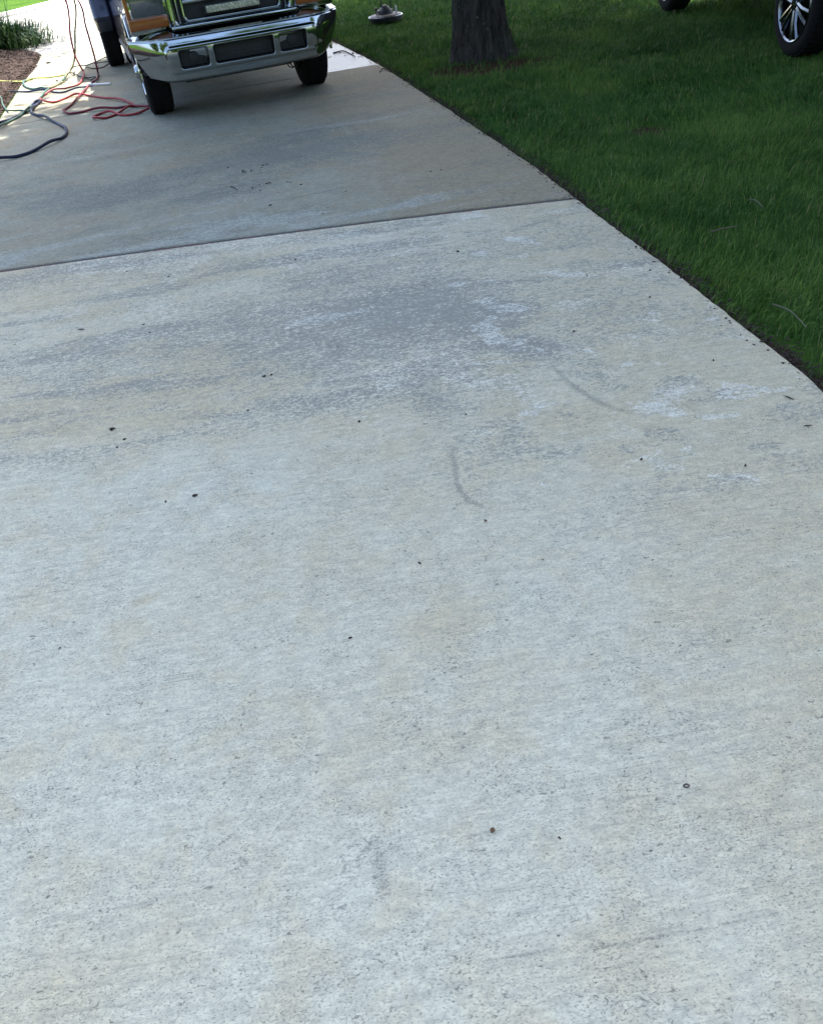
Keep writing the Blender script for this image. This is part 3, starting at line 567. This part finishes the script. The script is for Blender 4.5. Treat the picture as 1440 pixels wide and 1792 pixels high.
# ------------------------------------------------------------------ pickup truck (local: -y is its front, x to the viewer's right)
TA = R(15.0)
TR = empty('pickup_truck', (-1.215, 9.72, 0), TA)
tag(TR, 'dark blue dual rear wheel pickup truck with big chrome front bumper parked on the driveway', 'pickup truck')
AX = 0.0; RA = 4.25; TY = .40
def arch(cy, r, n=12): return [(cy + r * math.cos(a), .40 + r * math.sin(a)) for a in np.linspace(math.pi, 0, n)]
prof = [(-.60, .50)] + arch(AX, .50) + [(.62, .42), (3.2, .42)] + arch(RA, .50) + [(5.5, .48), (5.55, .70), (5.55, 1.38), (3.0, 1.38), (3.0, 1.30), (.35, 1.30), (-.2, 1.25), (-.66, 1.20), (-.74, 1.10), (-.74, .78), (-.60, .74)]
mb = MB(); mb.prism(prof, -.96, .96)
for v in mb.bm.verts:
    if v.co.y < -.55: v.co.x *= .93
mb.build('body', m_paint, TR, bevel=.035, seg=3)
mb = MB()   # dark liner inside: keeps the wheel wells black
mb.box((0, 2.2, .62), (1.2, 5.2, .35)); mb.box((0, 0, .42), (1.5, .14, .12)); mb.box((0, RA, .42), (1.5, .16, .16)); mb.cyl((0, RA, .40), (0, RA + .01, .40), .16)
mb.box((-.45, 1.7, .45), (.08, 4.6, .16)); mb.box((.45, 1.7, .45), (.08, 4.6, .16)); mb.box((0, -.45, .50), (1.1, .3, .16)); mb.cyl((-.3, -.2, .36), (.62, -.2, .36), .035); mb.box((0, .35, .36), (1.1, 1.5, .05), Matrix.Rotation(R(4), 3, 'X')); mb.box((-.15, 1.9, .40), (.35, 1.6, .22), bevel=.05); mb.box((.55, 2.3, .42), (.5, 1.5, .3), bevel=.05); mb.box((-.62, 2.3, .44), (.4, 1.5, .22), bevel=.05); mb.box((-.93, RA + .62, .42), (.42, .015, .5)); mb.box((.93, RA + .62, .42), (.42, .015, .5)); mb.box((0, 4.8, .5), (1.3, .9, .25)); mb.cyl((0, 1.2, .36), (0, 3.8, .38), .05)  # plate, tanks and mud flaps added to block light under the truck
mb.build('chassis', m_under, TR)
# cab
mb = MB(); sec = [(.55, .93, 1.28), (1.15, .80, 1.86), (1.5, .77, 1.93), (2.5, .77, 1.93), (2.92, .84, 1.80), (3.0, .93, 1.28)]
a = [(y, z) for y, _, z in sec]
vs1 = [mb.bm.verts.new((-w, y, z)) for y, w, z in sec]; vs2 = [mb.bm.verts.new((w, y, z)) for y, w, z in sec]; n = len(sec)
for k in range(n): mb.bm.faces.new((vs1[k], vs1[(k + 1) % n], vs2[(k + 1) % n], vs2[k]))
mb.bm.faces.new(vs1); mb.bm.faces.new(vs2[::-1]); mb.build('cab', m_paint, TR, bevel=.04, seg=3)
mb = MB(); v = [mb.bm.verts.new(p) for p in [(-.80, .62, 1.36), (.80, .62, 1.36), (.70, 1.09, 1.815), (-.70, 1.09, 1.815)]]; mb.bm.faces.new(v)
r_ = bmesh.ops.extrude_face_region(mb.bm, geom=list(mb.bm.faces)); bmesh.ops.translate(mb.bm, vec=(0, -.02, .012), verts=[q for q in r_['geom'] if isinstance(q, bmesh.types.BMVert)]); mb.build('windshield', m_glass, TR)
for s_ in (-1, 1):
    for y0, y1 in ((1.12, 1.9), (2.0, 2.78)):
        mb = MB(); pts = [(.915, y0 - (.25 if y0 < 1.5 else 0), 1.36), (.915, y1, 1.36), (.80, y1, 1.80), (.80, y0 + .05, 1.80)]
        v = [mb.bm.verts.new((s_ * x, y, z)) for x, y, z in pts]; mb.bm.faces.new(v); r_ = bmesh.ops.extrude_face_region(mb.bm, geom=list(mb.bm.faces))
        bmesh.ops.translate(mb.bm, vec=(s_ * .012, 0, .004), verts=[q for q in r_['geom'] if isinstance(q, bmesh.types.BMVert)]); mb.build('window', m_glass, TR)
    mb = MB(); mb.box((s_ * 1.18, 1.0, 1.42), (.20, .10, .30), bevel=.03); mb.box((s_ * 1.03, 1.03, 1.34), (.18, .04, .04)); mb.build('wing_mirror', m_black, TR, True)
    mb = MB(); mb.box((s_ * .975, 1.72, 1.10), (.04, .14, .03), bevel=.008); mb.build('door_handle', m_chrome, TR, True)
    mb = MB(); mb.box((s_ * .975, 2.6, 1.10), (.04, .14, .03), bevel=.008); mb.build('door_handle', m_chrome, TR, True)
    mb = MB(); mb.tube([(s_ * .90, .75, .46), (s_ * .95, .85, .42), (s_ * .95, 2.9, .42), (s_ * .90, 3.0, .46)], .032, 10); mb.build('side_step', m_black, TR, True)
    # rear fender over the dual wheels
    mb = MB(); pr = [(RA - .78, .62)] + [(RA + .48 * math.cos(q), .44 + .48 * math.sin(q)) for q in np.linspace(math.pi, 0, 12)] + [(RA + .78, .62), (RA + .66, .98), (RA + .35, 1.16), (RA - .35, 1.16), (RA - .66, .98)]
    mb.prism(pr, s_ * .955, s_ * 1.20); fe = mb.build('rear_fender', m_paint, TR, bevel=.05, seg=3)
    mb = MB(); mb.box((s_ * 1.205, RA - .50, .90), (.02, .10, .035), bevel=.006); mb.build('marker_light', m_amber, fe, True)
    mb = MB(); mb.box((s_ * .98, -.05, .96), (.012, .9, .02), bevel=.004); mb.build('body_trim', m_chrome, TR, True)
    # front wheel arch trim
    mb = MB(); mb.tube([(s_ * .965, .50 * math.cos(q), .40 + .505 * math.sin(q)) for q in np.linspace(math.pi * 1.02, -.02, 24)], .014, 6); mb.build('wheel_arch_trim', m_chrome, TR, True)
    tyre(TR, 'front_wheel', (s_ * .83, 0, TY), TY, .25, .215, s_, None, .10)
    tyre(TR, 'rear_wheel', (s_ * 1.06, RA, TY), TY, .23, .215, s_, None, -.5)
    tyre(TR, 'rear_wheel', (s_ * .79, RA, TY), TY, .23, .215, s_, None, -.5)
    mb = MB(); mb.box((s_ * .9, 5.56, 1.0), (.16, .03, .34), bevel=.01); mb.build('tail_lamp', m_redl, TR, True)
mb = MB(); mb.box((0, 5.68, .56), (1.9, .2, .2), bevel=.03); mb.build('rear_bumper', m_chrome, TR, True)
mb = MB(); mb.box((0, 4.28, 1.386), (1.5, 2.3, .012)); mb.build('bed_cover', m_black, TR)

# front bumper: one pressed chrome sheet
def ybase(x):
    ax = abs(x); return -1.03 + .05 * ax * ax + .26 * max(0., (ax - .66) / .39) ** 2
def rrect(x, z, cx, cz, hx, hz, r):
    dx = abs(x - cx) - hx + r; dz = abs(z - cz) - hz + r; return min(max(dx, dz), 0) + math.hypot(max(dx, 0), max(dz, 0)) - r
def bump_pt(x, s):
    """s 0..1 from the rear lip of the top ledge, over the front, to the tucked lower lip"""
    ax = abs(x); e = float(sstep(ax, .55, .66)); zb = .365 + .035 * ax ** 4; zt = .745
    if s < .18:
        t_ = s / .18; y = (.03 + .11 * e) * (1 - t_); z = zt + (.012 + .030 * e * (1 - float(sstep(ax, .90, 1.03)))) * (1 - t_); return x, ybase(x) + y, z
    t_ = (s - .18) / .82
    z = zt - (zt - zb) * t_; bulge = -.022 * math.sin(math.pi * min(1, t_ * 1.5)) + .05 * max(0, t_ - .55) ** 1.3 + .07 * float(sstep(t_, .93, 1.0))
    y = bulge + .05 * (1 - min(1, t_ / .05)) * .25
    d = rrect(x, z, 0, .565, .735, .118, .06); y -= .016 * float(sstep(-d, -.004, .018))          # raised panel
    for cx, hx in ((0, .285), (-.475, .135), (.475, .135)):
        q = rrect(x, z, cx, .562, hx, .078, .022); y += .085 * float(sstep(-q, -.002, .012))
    xx = x * (1 - .13 * t_ ** 1.5 * float(sstep(ax, .62, 1.02)))
    return xx, ybase(x) + y, z
NX, NS = 380, 96; V = []
for a in range(NS):
    s_ = a / (NS - 1)
    for b_ in range(NX): V.append(bump_pt(-1.02 + 2.02 * b_ / (NX - 1), s_))
V = np.array(V); i = np.arange(NX * NS).reshape(NS, NX); F_ = np.stack([i[:-1, :-1], i[1:, :-1], i[1:, 1:], i[:-1, 1:]], -1).reshape(-1, 4)
BP = from_np('front_bumper', V, F_, m_chrome, TR, True)
md = BP.modifiers.new('solid', 'SOLIDIFY'); md.thickness = .004; md.offset = -1
for cx, hx in ((0, .272), (-.475, .122), (.475, .122)):
    mb = MB(); mb.box((cx, ybase(cx) + .052 + (.006 if cx else 0), .562), (hx * 2, .02, .134), bevel=.006)
    if cx == 0:
        for k in range(5): mb.box((cx, ybase(cx) + .040, .51 + k * .026), (hx * 1.9, .006, .006))
    else: mb.lathe([(.048, .004), (.05, .012), (.04, .018), (.001, .016)], Matrix.Translation((cx, ybase(cx) + .045, .562)) @ Matrix.Rotation(R(90), 4, 'X'), 24)
    mb.build('air_intake' if cx == 0 else 'fog_lamp', m_black, BP, True)
# valance behind + wire loops
mb = MB(); mb.box((0, -.72, .64), (1.2, .3, .16)); mb.build('bumper_bracket', m_under, TR)
mb = MB()
for dx in (0, .03): mb.tube(catmull([(.40 + dx, -.86, .40), (.42 + dx, -.87, .335), (.47 + dx, -.86, .315), (.50 + dx, -.84, .36), (.51 + dx, -.82, .42)], 6), .006, 6)
mb.build('wiring_loop', m_black, TR, True)
# grille: chrome surround, bars, light bar
mb = MB()
def ring(hw, z0, z1, y, r, rad):
    pts = []
    for cx, cz, a0 in ((-hw + r, z0 + r, 180), (hw - r, z0 + r, 270), (hw - r, z1 - r, 0), (-hw + r, z1 - r, 90)):
        pts += [(cx + r * math.cos(R(a0 + k * 15)), y, cz + r * math.sin(R(a0 + k * 15))) for k in range(7)]
    pts.append(pts[0]); mb.tube(pts, rad, 10)
ring(.56, .80, 1.20, -.84, .06, .030); ring(.455, .835, 1.17, -.83, .04, .016)
mb.build('grille_surround', m_chrome, TR, True)
mb = MB(); mb.box((0, -.78, 1.0), (1.12, .04, .42)); mb.build('grille_mesh', m_black, TR)
mb = MB(); mb.box((0, -.825, .985), (.90, .035, .030), bevel=.01); mb.box((0, -.825, 1.09), (.90, .035, .030), bevel=.01); mb.box((-.505, -.82, 1.0), (.018, .03, .36), bevel=.006); mb.box((.505, -.82, 1.0), (.018, .03, .36), bevel=.006); mb.build('grille_bar', m_chrome, TR, True)
mb = MB(); mb.box((0, -.85, .795), (1.20, .07, .045), bevel=.018, seg=3); mb.build('lower_trim', m_chrome, TR, True)
mb = MB(); mb.box((.0, -.86, .905), (.54, .05, .075), bevel=.008); lb = mb.build('light_bar', m_black, TR, True)
mb = MB(); mb.box((.0, -.889, .905), (.50, .012, .055), bevel=.004); mb.build('light_lens', m_led, lb, True)
for s_ in (-1, 1):
    mb = MB(); mb.box((s_ * .775, -.79, .99), (.38, .09, .42), bevel=.02); hl = mb.build('headlight', m_chrome, TR, True)
    mb = MB(); mb.box((s_ * .765, -.835, 1.05), (.30, .03, .26), bevel=.015); mb.build('lens', m_lens, hl, True)
    mb = MB(); mb.box((s_ * .785, -.838, .868), (.36, .035, .095), bevel=.012); mb.box((s_ * .948, -.80, 1.0), (.035, .10, .34), bevel=.012); mb.build('turn_signal', m_amber, hl, True)

# ------------------------------------------------------------------ parked vehicle on the lawn (only wheels show)
VA = R(-.8)
SV = empty('parked_car', (4.92, 9.75, 0), VA)
tag(SV, 'dark vehicle with bright twin spoke alloy wheels parked on the grass at the right', 'car')
mb = MB(); W2 = .90
pr = [(-2.75, .62)] + [(-1.75 + .50 * math.cos(q), .42 + .50 * math.sin(q)) for q in np.linspace(math.pi, 0, 12)] + [(-1.2, .42), (1.2, .42)] + [(1.75 + .50 * math.cos(q), .42 + .50 * math.sin(q)) for q in np.linspace(math.pi, 0, 12)] + [(2.6, .6), (2.7, .8), (2.6, 1.12), (1.0, 1.22), (-2.7, 1.28), (-2.8, 1.1)]
mb.prism(pr, -W2, W2); mb.build('body', m_paint2, SV, bevel=.05, seg=3)
mb = MB(); vs1 = [mb.bm.verts.new((-w, y, z)) for y, w, z in [(-2.65, .86, 1.22), (-2.4, .72, 1.78), (.2, .72, 1.82), (1.1, .84, 1.20)]]; vs2 = [mb.bm.verts.new((w, y, z)) for y, w, z in [(-2.65, .86, 1.22), (-2.4, .72, 1.78), (.2, .72, 1.82), (1.1, .84, 1.20)]]
for k in range(4): mb.bm.faces.new((vs1[k], vs1[(k + 1) % 4], vs2[(k + 1) % 4], vs2[k]))
mb.bm.faces.new(vs1); mb.bm.faces.new(vs2[::-1]); mb.build('cabin', m_glass, SV, bevel=.05, seg=3)
mb = MB(); mb.box((0, -2.84, .72), (1.7, .16, .2), bevel=.04); mb.build('rear_bumper', m_black, SV, True)
mb = MB(); mb.box((0, 0, .46), (1.5, 4.6, .2)); mb.box((0, 1.75, .40), (1.3, .12, .12)); mb.box((0, -1.75, .40), (1.3, .12, .12)); mb.build('chassis', m_under, SV)
mb = MB(); mb.cyl((-.05, .25, .34), (-.05, .95, .34), .13, None, 24); mb.build('low_drum', m_under, SV, True)  # dark drum slung low between the axles
for s_ in (-1, 1):
    mb = MB(); mb.box((s_ * .8, -2.80, 1.0), (.14, .04, .3), bevel=.01); mb.build('tail_lamp', m_redl, SV, True)
    for y in (-1.76, 1.76): tyre(SV, 'wheel', (s_ * .80, y, .41), .41, .27, .295, s_, (6, True), 0, m_alloy)

# ------------------------------------------------------------------ surface cleaner on the lawn
c0 = gp(676, 38)
SC = empty('surface_cleaner', (c0.x, c0.y, 0), R(12)); tag(SC, 'black round surface cleaner with silver rim and looped handle standing on the lawn', 'surface cleaner')
mb = MB(); mb.lathe([(.001, .12), (.16, .115), (.235, .10), (.25, .085), (.25, .05), (.24, .02), (.23, .02), (.23, .06), (.001, .07)], None, 48); mb.build('deck', m_black, SC, True)
mb = MB(); mb.tube([(.252 * math.cos(a), .252 * math.sin(a), .086) for a in np.linspace(0, 2 * math.pi, 49)], .007, 6); mb.build('rim', m_alu, SC, True)
mb = MB(); mb.lathe([(.13, .11), (.11, .16), (.07, .185), (.05, .21), (.025, .225), (.001, .226)], None, 24); mb.box((0, .0, .14), (.24, .10, .06), bevel=.02); mb.build('swivel_housing', m_black, SC, True)
mb = MB(); mb.tube(catmull([(-.045, 0, .17), (-.055, -.02, .30), (-.05, .02, .55), (-.02, .06, .85), (.03, .07, .88), (.075, .03, .60), (.085, -.01, .34), (.095, 0, .15)], 8), .012, 8); mb.build('handle', simple('green_hose_rubber', (.03, .06, .02), .5), SC, True)
m_white = simple('white_plastic', (.75, .76, .74), .4)
mb = MB(); mb.cyl((.165, -.02, .11), (.165, -.02, .20), .012, None, 10); mb.build('grip', m_white, SC, True)
mb = MB(); mb.cyl((-.15, -.05, .105), (-.15, -.05, .19), .009, None, 10); mb.cyl((-.165, -.05, .19), (-.135, -.05, .19), .018, None, 10); mb.build('valve', m_black, SC, True)

# ------------------------------------------------------------------ hoses
def hose_mat(name, col, r=.45): return simple(name, col, r + .1, var=.25, sc=14, Specular_IOR_Level=.2)
m_red = hose_mat('hose_red', (.27, .035, .042)); m_dkred = hose_mat('hose_dark_red', (.15, .02, .035)); m_green = hose_mat('hose_green', (.035, .09, .075)); m_blue = hose_mat('hose_blue', (.008, .018, .050))
m_tan = hose_mat('hose_olive', (.22, .22, .12)); m_yel = hose_mat('hose_yellow', (.50, .55, .14)); m_blk = hose_mat('cord_black', (.02, .02, .025))
def hose(name, mat, segs, r, label, cat='hose', lift=None):
    pts = []
    for i_, s_ in enumerate(segs):
        if len(s_) == 2:
            q = gp(*s_); z = max(0, float(mz(q.x, q.y))) if q.x < xl(min(q.y, 16)) else 0
            q = gp(s_[0], s_[1], z + r) if z > .03 else q; pts.append((q.x, q.y, z + r + (.018 * (i_ % 3 == 1) if z < .03 else .0)))
        elif len(s_) == 3 and isinstance(s_[2], str): q = gp(s_[0], s_[1], Y=float(s_[2])); pts.append(tuple(q))
        else: pts.append(tuple(s_))
    mb = MB(); mb.tube(catmull(pts, 8), r, 8); o = mb.build(name, mat, None, True); return tag(o, label, cat, 'hoses lying by the truck')
rail = lambda k: [(-3.86 + .03 * k, 13.25 + .15 * k, 1.30), (-3.72 + .03 * k, 13.3 + .15 * k, 1.48), (-3.45, 13.35 + .15 * k, 1.52), (-3.2, 13.4 + .15 * k, 1.46), (-3.05, 13.4 + .15 * k, 1.405)]
hose('garden_hose', m_red, rail(0)[::-1] + [(115, 0, '13.2'), (123, 60, '13.3'), (131, 95, '13.3'), (140, 114, '13.2'), (147, 128), (147, 138), (138, 148), (115, 155), (95, 160), (78, 167), (71, 174), (78, 180), (95, 180), (115, 173), (135, 168), (155, 168), (180, 172), (210, 177), (232, 183), (236, 187), (225, 191), (205, 201), (185, 208), (170, 210), (164, 206), (175, 201), (195, 199), (215, 203), (240, 200), (262, 194)], .0125,
     'red hose hanging beside the truck whose slack loops end at the front tyre')
hose('garden_hose', m_dkred, rail(1)[::-1] + [(137, 0, '12.9'), (150, 45, '12.9'), (163, 90, '12.8'), (169, 115, '12.7'), (172, 130), (170, 143), (158, 148), (150, 158), (140, 172), (125, 185), (114, 193), (113, 197), (122, 200), (145, 197), (175, 193), (205, 190), (228, 187), (262, 190)], .0125,
     'dark red hose nearest the truck with one wide zigzag on the driveway')
hose('garden_hose', m_tan, rail(2)[::-1] + [(130, 0, '13.5'), (131, 60, '13.6'), (131, 95, '13.6'), (127, 115, '13.5'), (121, 127), (117, 133), (112, 143), (95, 152), (84, 158)], .013,
     'olive grey hose hanging straight down between the two red hoses')
hose('garden_hose', m_green, [(86, 157), (80, 165), (70, 174), (62, 182), (50, 194), (34, 205), (15, 215), (0, 226), (-30, 245)], .013, 'green hose running beside the navy one down to the lower left edge')
hose('garden_hose', m_yel, [(-60, 139), (0, 141), (22, 142), (43, 143), (60, 140), (85, 136), (110, 132), (116, 129)], .010, 'yellow green hose crossing the mulch bed edge')
hose('garden_hose', m_green, [(116, 131), (114, 141), (104, 147), (86, 156), (74, 157), (60, 157), (46, 153), (42, 147), (48, 141), (58, 139)], .013, 'short green hose loop round the end of the yellow hose')
hose('garden_hose', m_blue, [(-30, 232), (0, 220), (20, 210), (45, 196), (64, 182), (72, 178), (66, 184), (59, 192), (56, 198), (66, 203), (80, 208), (96, 215), (108, 221), (117, 229), (117, 236), (108, 244), (90, 253), (60, 266), (30, 276), (0, 282), (-30, 286)], .015,
     'thick navy blue hose making one big loop at the left edge of the driveway')
hose('garden_hose', m_green, [(-20, 150), (0, 168), (5, 183), (12, 193), (18, 197), (28, 194), (40, 194), (50, 198), (60, 190)], .010, 'thin green hose curling over the driveway edge below the mulch')
hose('garden_hose', m_blue, [(-30, 157), (0, 159), (25, 161), (50, 161), (78, 160), (95, 162), (112, 162), (135, 157), (152, 152), (163, 145)], .010, 'thin blue hose running straight out from the mulch bed to the red hoses')
hose('power_cord', m_blk, [(122, 121), (135, 118), (152, 114), (168, 108), (186, 103), (205, 100)], .007, 'thin black cord running from the hose pile to the rear tyre', 'cord')
hose('power_cord', m_blk, [(121, 126), (130, 131), (140, 134), (155, 136), (168, 137), (160, 140), (150, 137)], .007, 'thin black cord lying across the foot of the hanging hoses', 'cord')
hose('power_cord', m_blk, [(150, 118), (153, 120), (165, 120), (180, 118), (192, 114), (200, 110), (190, 108), (175, 112), (165, 111)], .007, 'thin black cord looped in front of the rear tyre', 'cord')
mb = MB(); a, b = gp(160, 150), gp(194, 148); mb.cyl((a.x, a.y, .018), (b.x, b.y, .018), .012, None, 14); mb.cyl((a.x - .03, a.y, .018), (a.x + .02, a.y, .018), .022, None, 14)  # white cylinder put in for a sunlit dapple on the concrete
tag(mb.build('dapple_pipe', m_white, None, True), 'short white pipe standing in for a sunlit dapple by the dark red hose', 'pipe')

# ------------------------------------------------------------------ bits lying on the concrete
m_bit = simple('dead_leaf_dark', (.030, .018, .012), .8, var=.5, sc=300); m_bit2 = simple('dead_leaf_brown', (.14, .08, .045), .8, var=.5, sc=200)
bits_me = []
for k in range(5):
    mb = MB(); bmesh.ops.create_icosphere(mb.bm, subdivisions=2, radius=1.0)
    for v in mb.bm.verts:
        n_ = .75 + .6 * random.random(); v.co = Vector((v.co.x * n_ * 1.0, v.co.y * n_ * .62, max(v.co.z, -.5) * n_ * .4 + .2))
    o = mb.build('seed_husk', m_bit); bits_me.append(o.data); bpy.data.objects.remove(o)
spec = [(196, 752, .9), (218, 769, .6), (205, 783, .5), (341, 868, .8), (290, 878, .5), (434, 718, .5), (462, 659, .7), (475, 656, .6), (629, 738, .6), (734, 986, .55), (613, 1117, .5),
        (222, 475, .5), (295, 484, .4), (252, 568, .5), (262, 582, .4), (517, 454, .5), (801, 440, .7), (1004, 580, .6), (1122, 804, .6), (1304, 815, .5), (1137, 473, .45), (1088, 508, .4), (1137, 520, .5), (1027, 483, .45), (743, 500, .4),
        (173, 342, .4), (26, 603, .3), (1190, 1130, .25), (950, 980, .3), (1142, 980, .25), (1026, 480, .4), (1248, 631, .6), (815, 725, .4)]
far_ = [(399, 293, .6), (460, 289, .6), (467, 287, .5), (458, 293, .5), (440, 299, .55), (425, 301, .6), (442, 329, .65), (466, 321, .5), (470, 320, .5), (474, 320, .6), (503, 318, .5), (508, 319, .5), (527, 323, .55), (455, 333, .5), (454, 323, .4), (473, 359, .65), (565, 374, .5), (487, 337, .35), (410, 344, .35), (527, 274, .4), (605, 335, .4), (754, 300, .5), (772, 297, .5),
        (612, 86, .7), (618, 93, .7), (600, 78, .6), (628, 99, .7), (633, 96, .6), (604, 97, .5), (595, 92, .6), (240, 190, .5), (100, 141, 1.0), (85, 110, 1.3)]
def bit(px, py_, s_, lab, grp):
    q = gp(px, py_); o = bpy.data.objects.new('seed_husk', random.choice(bits_me)); COL.objects.link(o)
    d = math.hypot(q.x, q.y); sz = (.0058 * s_ / .6) * (1.0 + .10 * max(0, d - 2)) * 1.15
    o.location = (q.x, q.y, sz * .08); o.rotation_euler = (0, 0, random.uniform(0, 6)); o.scale = (sz, sz * random.uniform(.7, 1.1), sz); return tag(o, lab, 'seed husk', grp)
for px, py_, s_ in spec: bit(px, py_, s_, 'tiny dark seed husk on the pale near concrete slab', 'seed husks on the near slab')
for px, py_, s_ in far_: bit(px, py_, s_, 'tiny dark seed husk on the weathered concrete slab before and beside the truck', 'seed husks on the far slab')
def leafbit(px, py_, L_, w, ang, mat, label, curl=.3, name='dead_leaf'):
    q = gp(px, py_); mb = MB(); K = 10; rows = []
    for k in range(K + 1):
        t_ = k / K; x = (t_ - .5) * L_; ww = w * math.sin(math.pi * min(max(t_, .04), .96)) ** .7
        rows.append([mb.bm.verts.new((x, s2 * ww / 2, .002 + curl * abs(s2) * ww * .5 + .25 * curl * L_ * (t_ - .5) ** 2 + random.uniform(0, .0008))) for s2 in (-1, -.5, 0, .5, 1)])
    for a_, b_ in zip(rows, rows[1:]):
        for k in range(4): mb.bm.faces.new((a_[k], a_[k + 1], b_[k + 1], b_[k]))
    o = mb.build(name, mat, None, True); md = o.modifiers.new('s', 'SOLIDIFY'); md.thickness = .0006; o.location = (q.x, q.y, 0); o.rotation_euler = (0, 0, R(ang)); return tag(o, label, 'leaf')
leafbit(862, 1455, .013, .010, 70, m_bit2, 'crumpled brown leaf scrap low on the near slab', .9)
leafbit(850, 913, .010, .010, 30, m_bit2, 'small reddish brown leaf scrap at the middle of the near slab', .9)
leafbit(979, 1468, .009, .004, 120, m_bit, 'thin dark leaf sliver right of the crumpled brown scrap', .5)
leafbit(142, 577, .045, .010, -20, m_bit, 'curved dark leaf on the left of the near slab', .5)
leafbit(1380, 697, .045, .008, -60, m_bit, 'dark curled leaf near the right grass edge of the near slab', .6)
leafbit(1414, 746, .03, .007, -10, m_bit, 'small dark leaf just below the curled one near the right edge', .6)
leafbit(105, 1135, .010, .004, 55, m_bit, 'tiny dark leaf sliver at the lower left of the near slab', .4)
leafbit(197, 752, .030, .012, -5, m_bit, 'dark leaf scrap among husks at the left of the near slab', .9)
def stick(pxs, r, label, z=.006, mat=m_bit):
    pts = []
    for k, (a_, b_) in enumerate(pxs): q = gp(a_, b_, z if z > .01 else 0); pts.append((q.x, q.y, z + .006 * (k % 2)))
    mb = MB(); mb.tube(catmull(pts, 5), r, 6, lambda t_: 1 - .5 * t_); return tag(mb.build('twig', mat, None, True), label, 'twig')
stick([(404, 327), (409, 330), (416, 333)], .005, 'short dark twig on the far slab left of the husks')
stick([(424, 300), (428, 301), (431, 304)], .005, 'tiny bent twig above the husk cluster on the far slab')
stick([(665, 126), (670, 121), (679, 123), (690, 125)], .008, 'forked dark twig at the driveway edge beyond the joint')
stick([(583, 93), (600, 90), (613, 94), (622, 100)], .009, 'dark twig lying in the wet patch beside the truck tyre')
stick([(1052, 372), (1058, 368), (1066, 365)], .006, 'small twig poking from the grass at the end of the joint', .012)
m_straw = simple('straw', (.075, .085, .045), .8, var=.3, sc=60)
stick([(1245, 405), (1262, 402), (1290, 395)], .005, 'pale stick lying in the grass right of the joint', .02, simple('stick_bark', (.10, .08, .055), .9))
stick([(1352, 532), (1380, 545), (1400, 560), (1410, 575)], .004, 'long pale grass stem bent over near the right edge', .03, m_straw)
stick([(1310, 350), (1322, 352), (1335, 362)], .005, 'short pale stick in the middle of the shaded lawn', .03, m_straw)
# curled ring-like leaf
q = gp(1201, 1376); mb = MB(); pts = [(.0052 * math.cos(a_) * (1 + .2 * math.cos(2 * a_)), .0042 * math.sin(a_), .0016) for a_ in np.linspace(.5, 6.5, 22)]; mb.tube(pts, .0014, 6); o = mb.build('seed_pod', m_bit, None, True); o.location = (q.x, q.y, 0)
tag(o, 'small black ring shaped curled pod on the lower right of the near slab', 'seed pod')
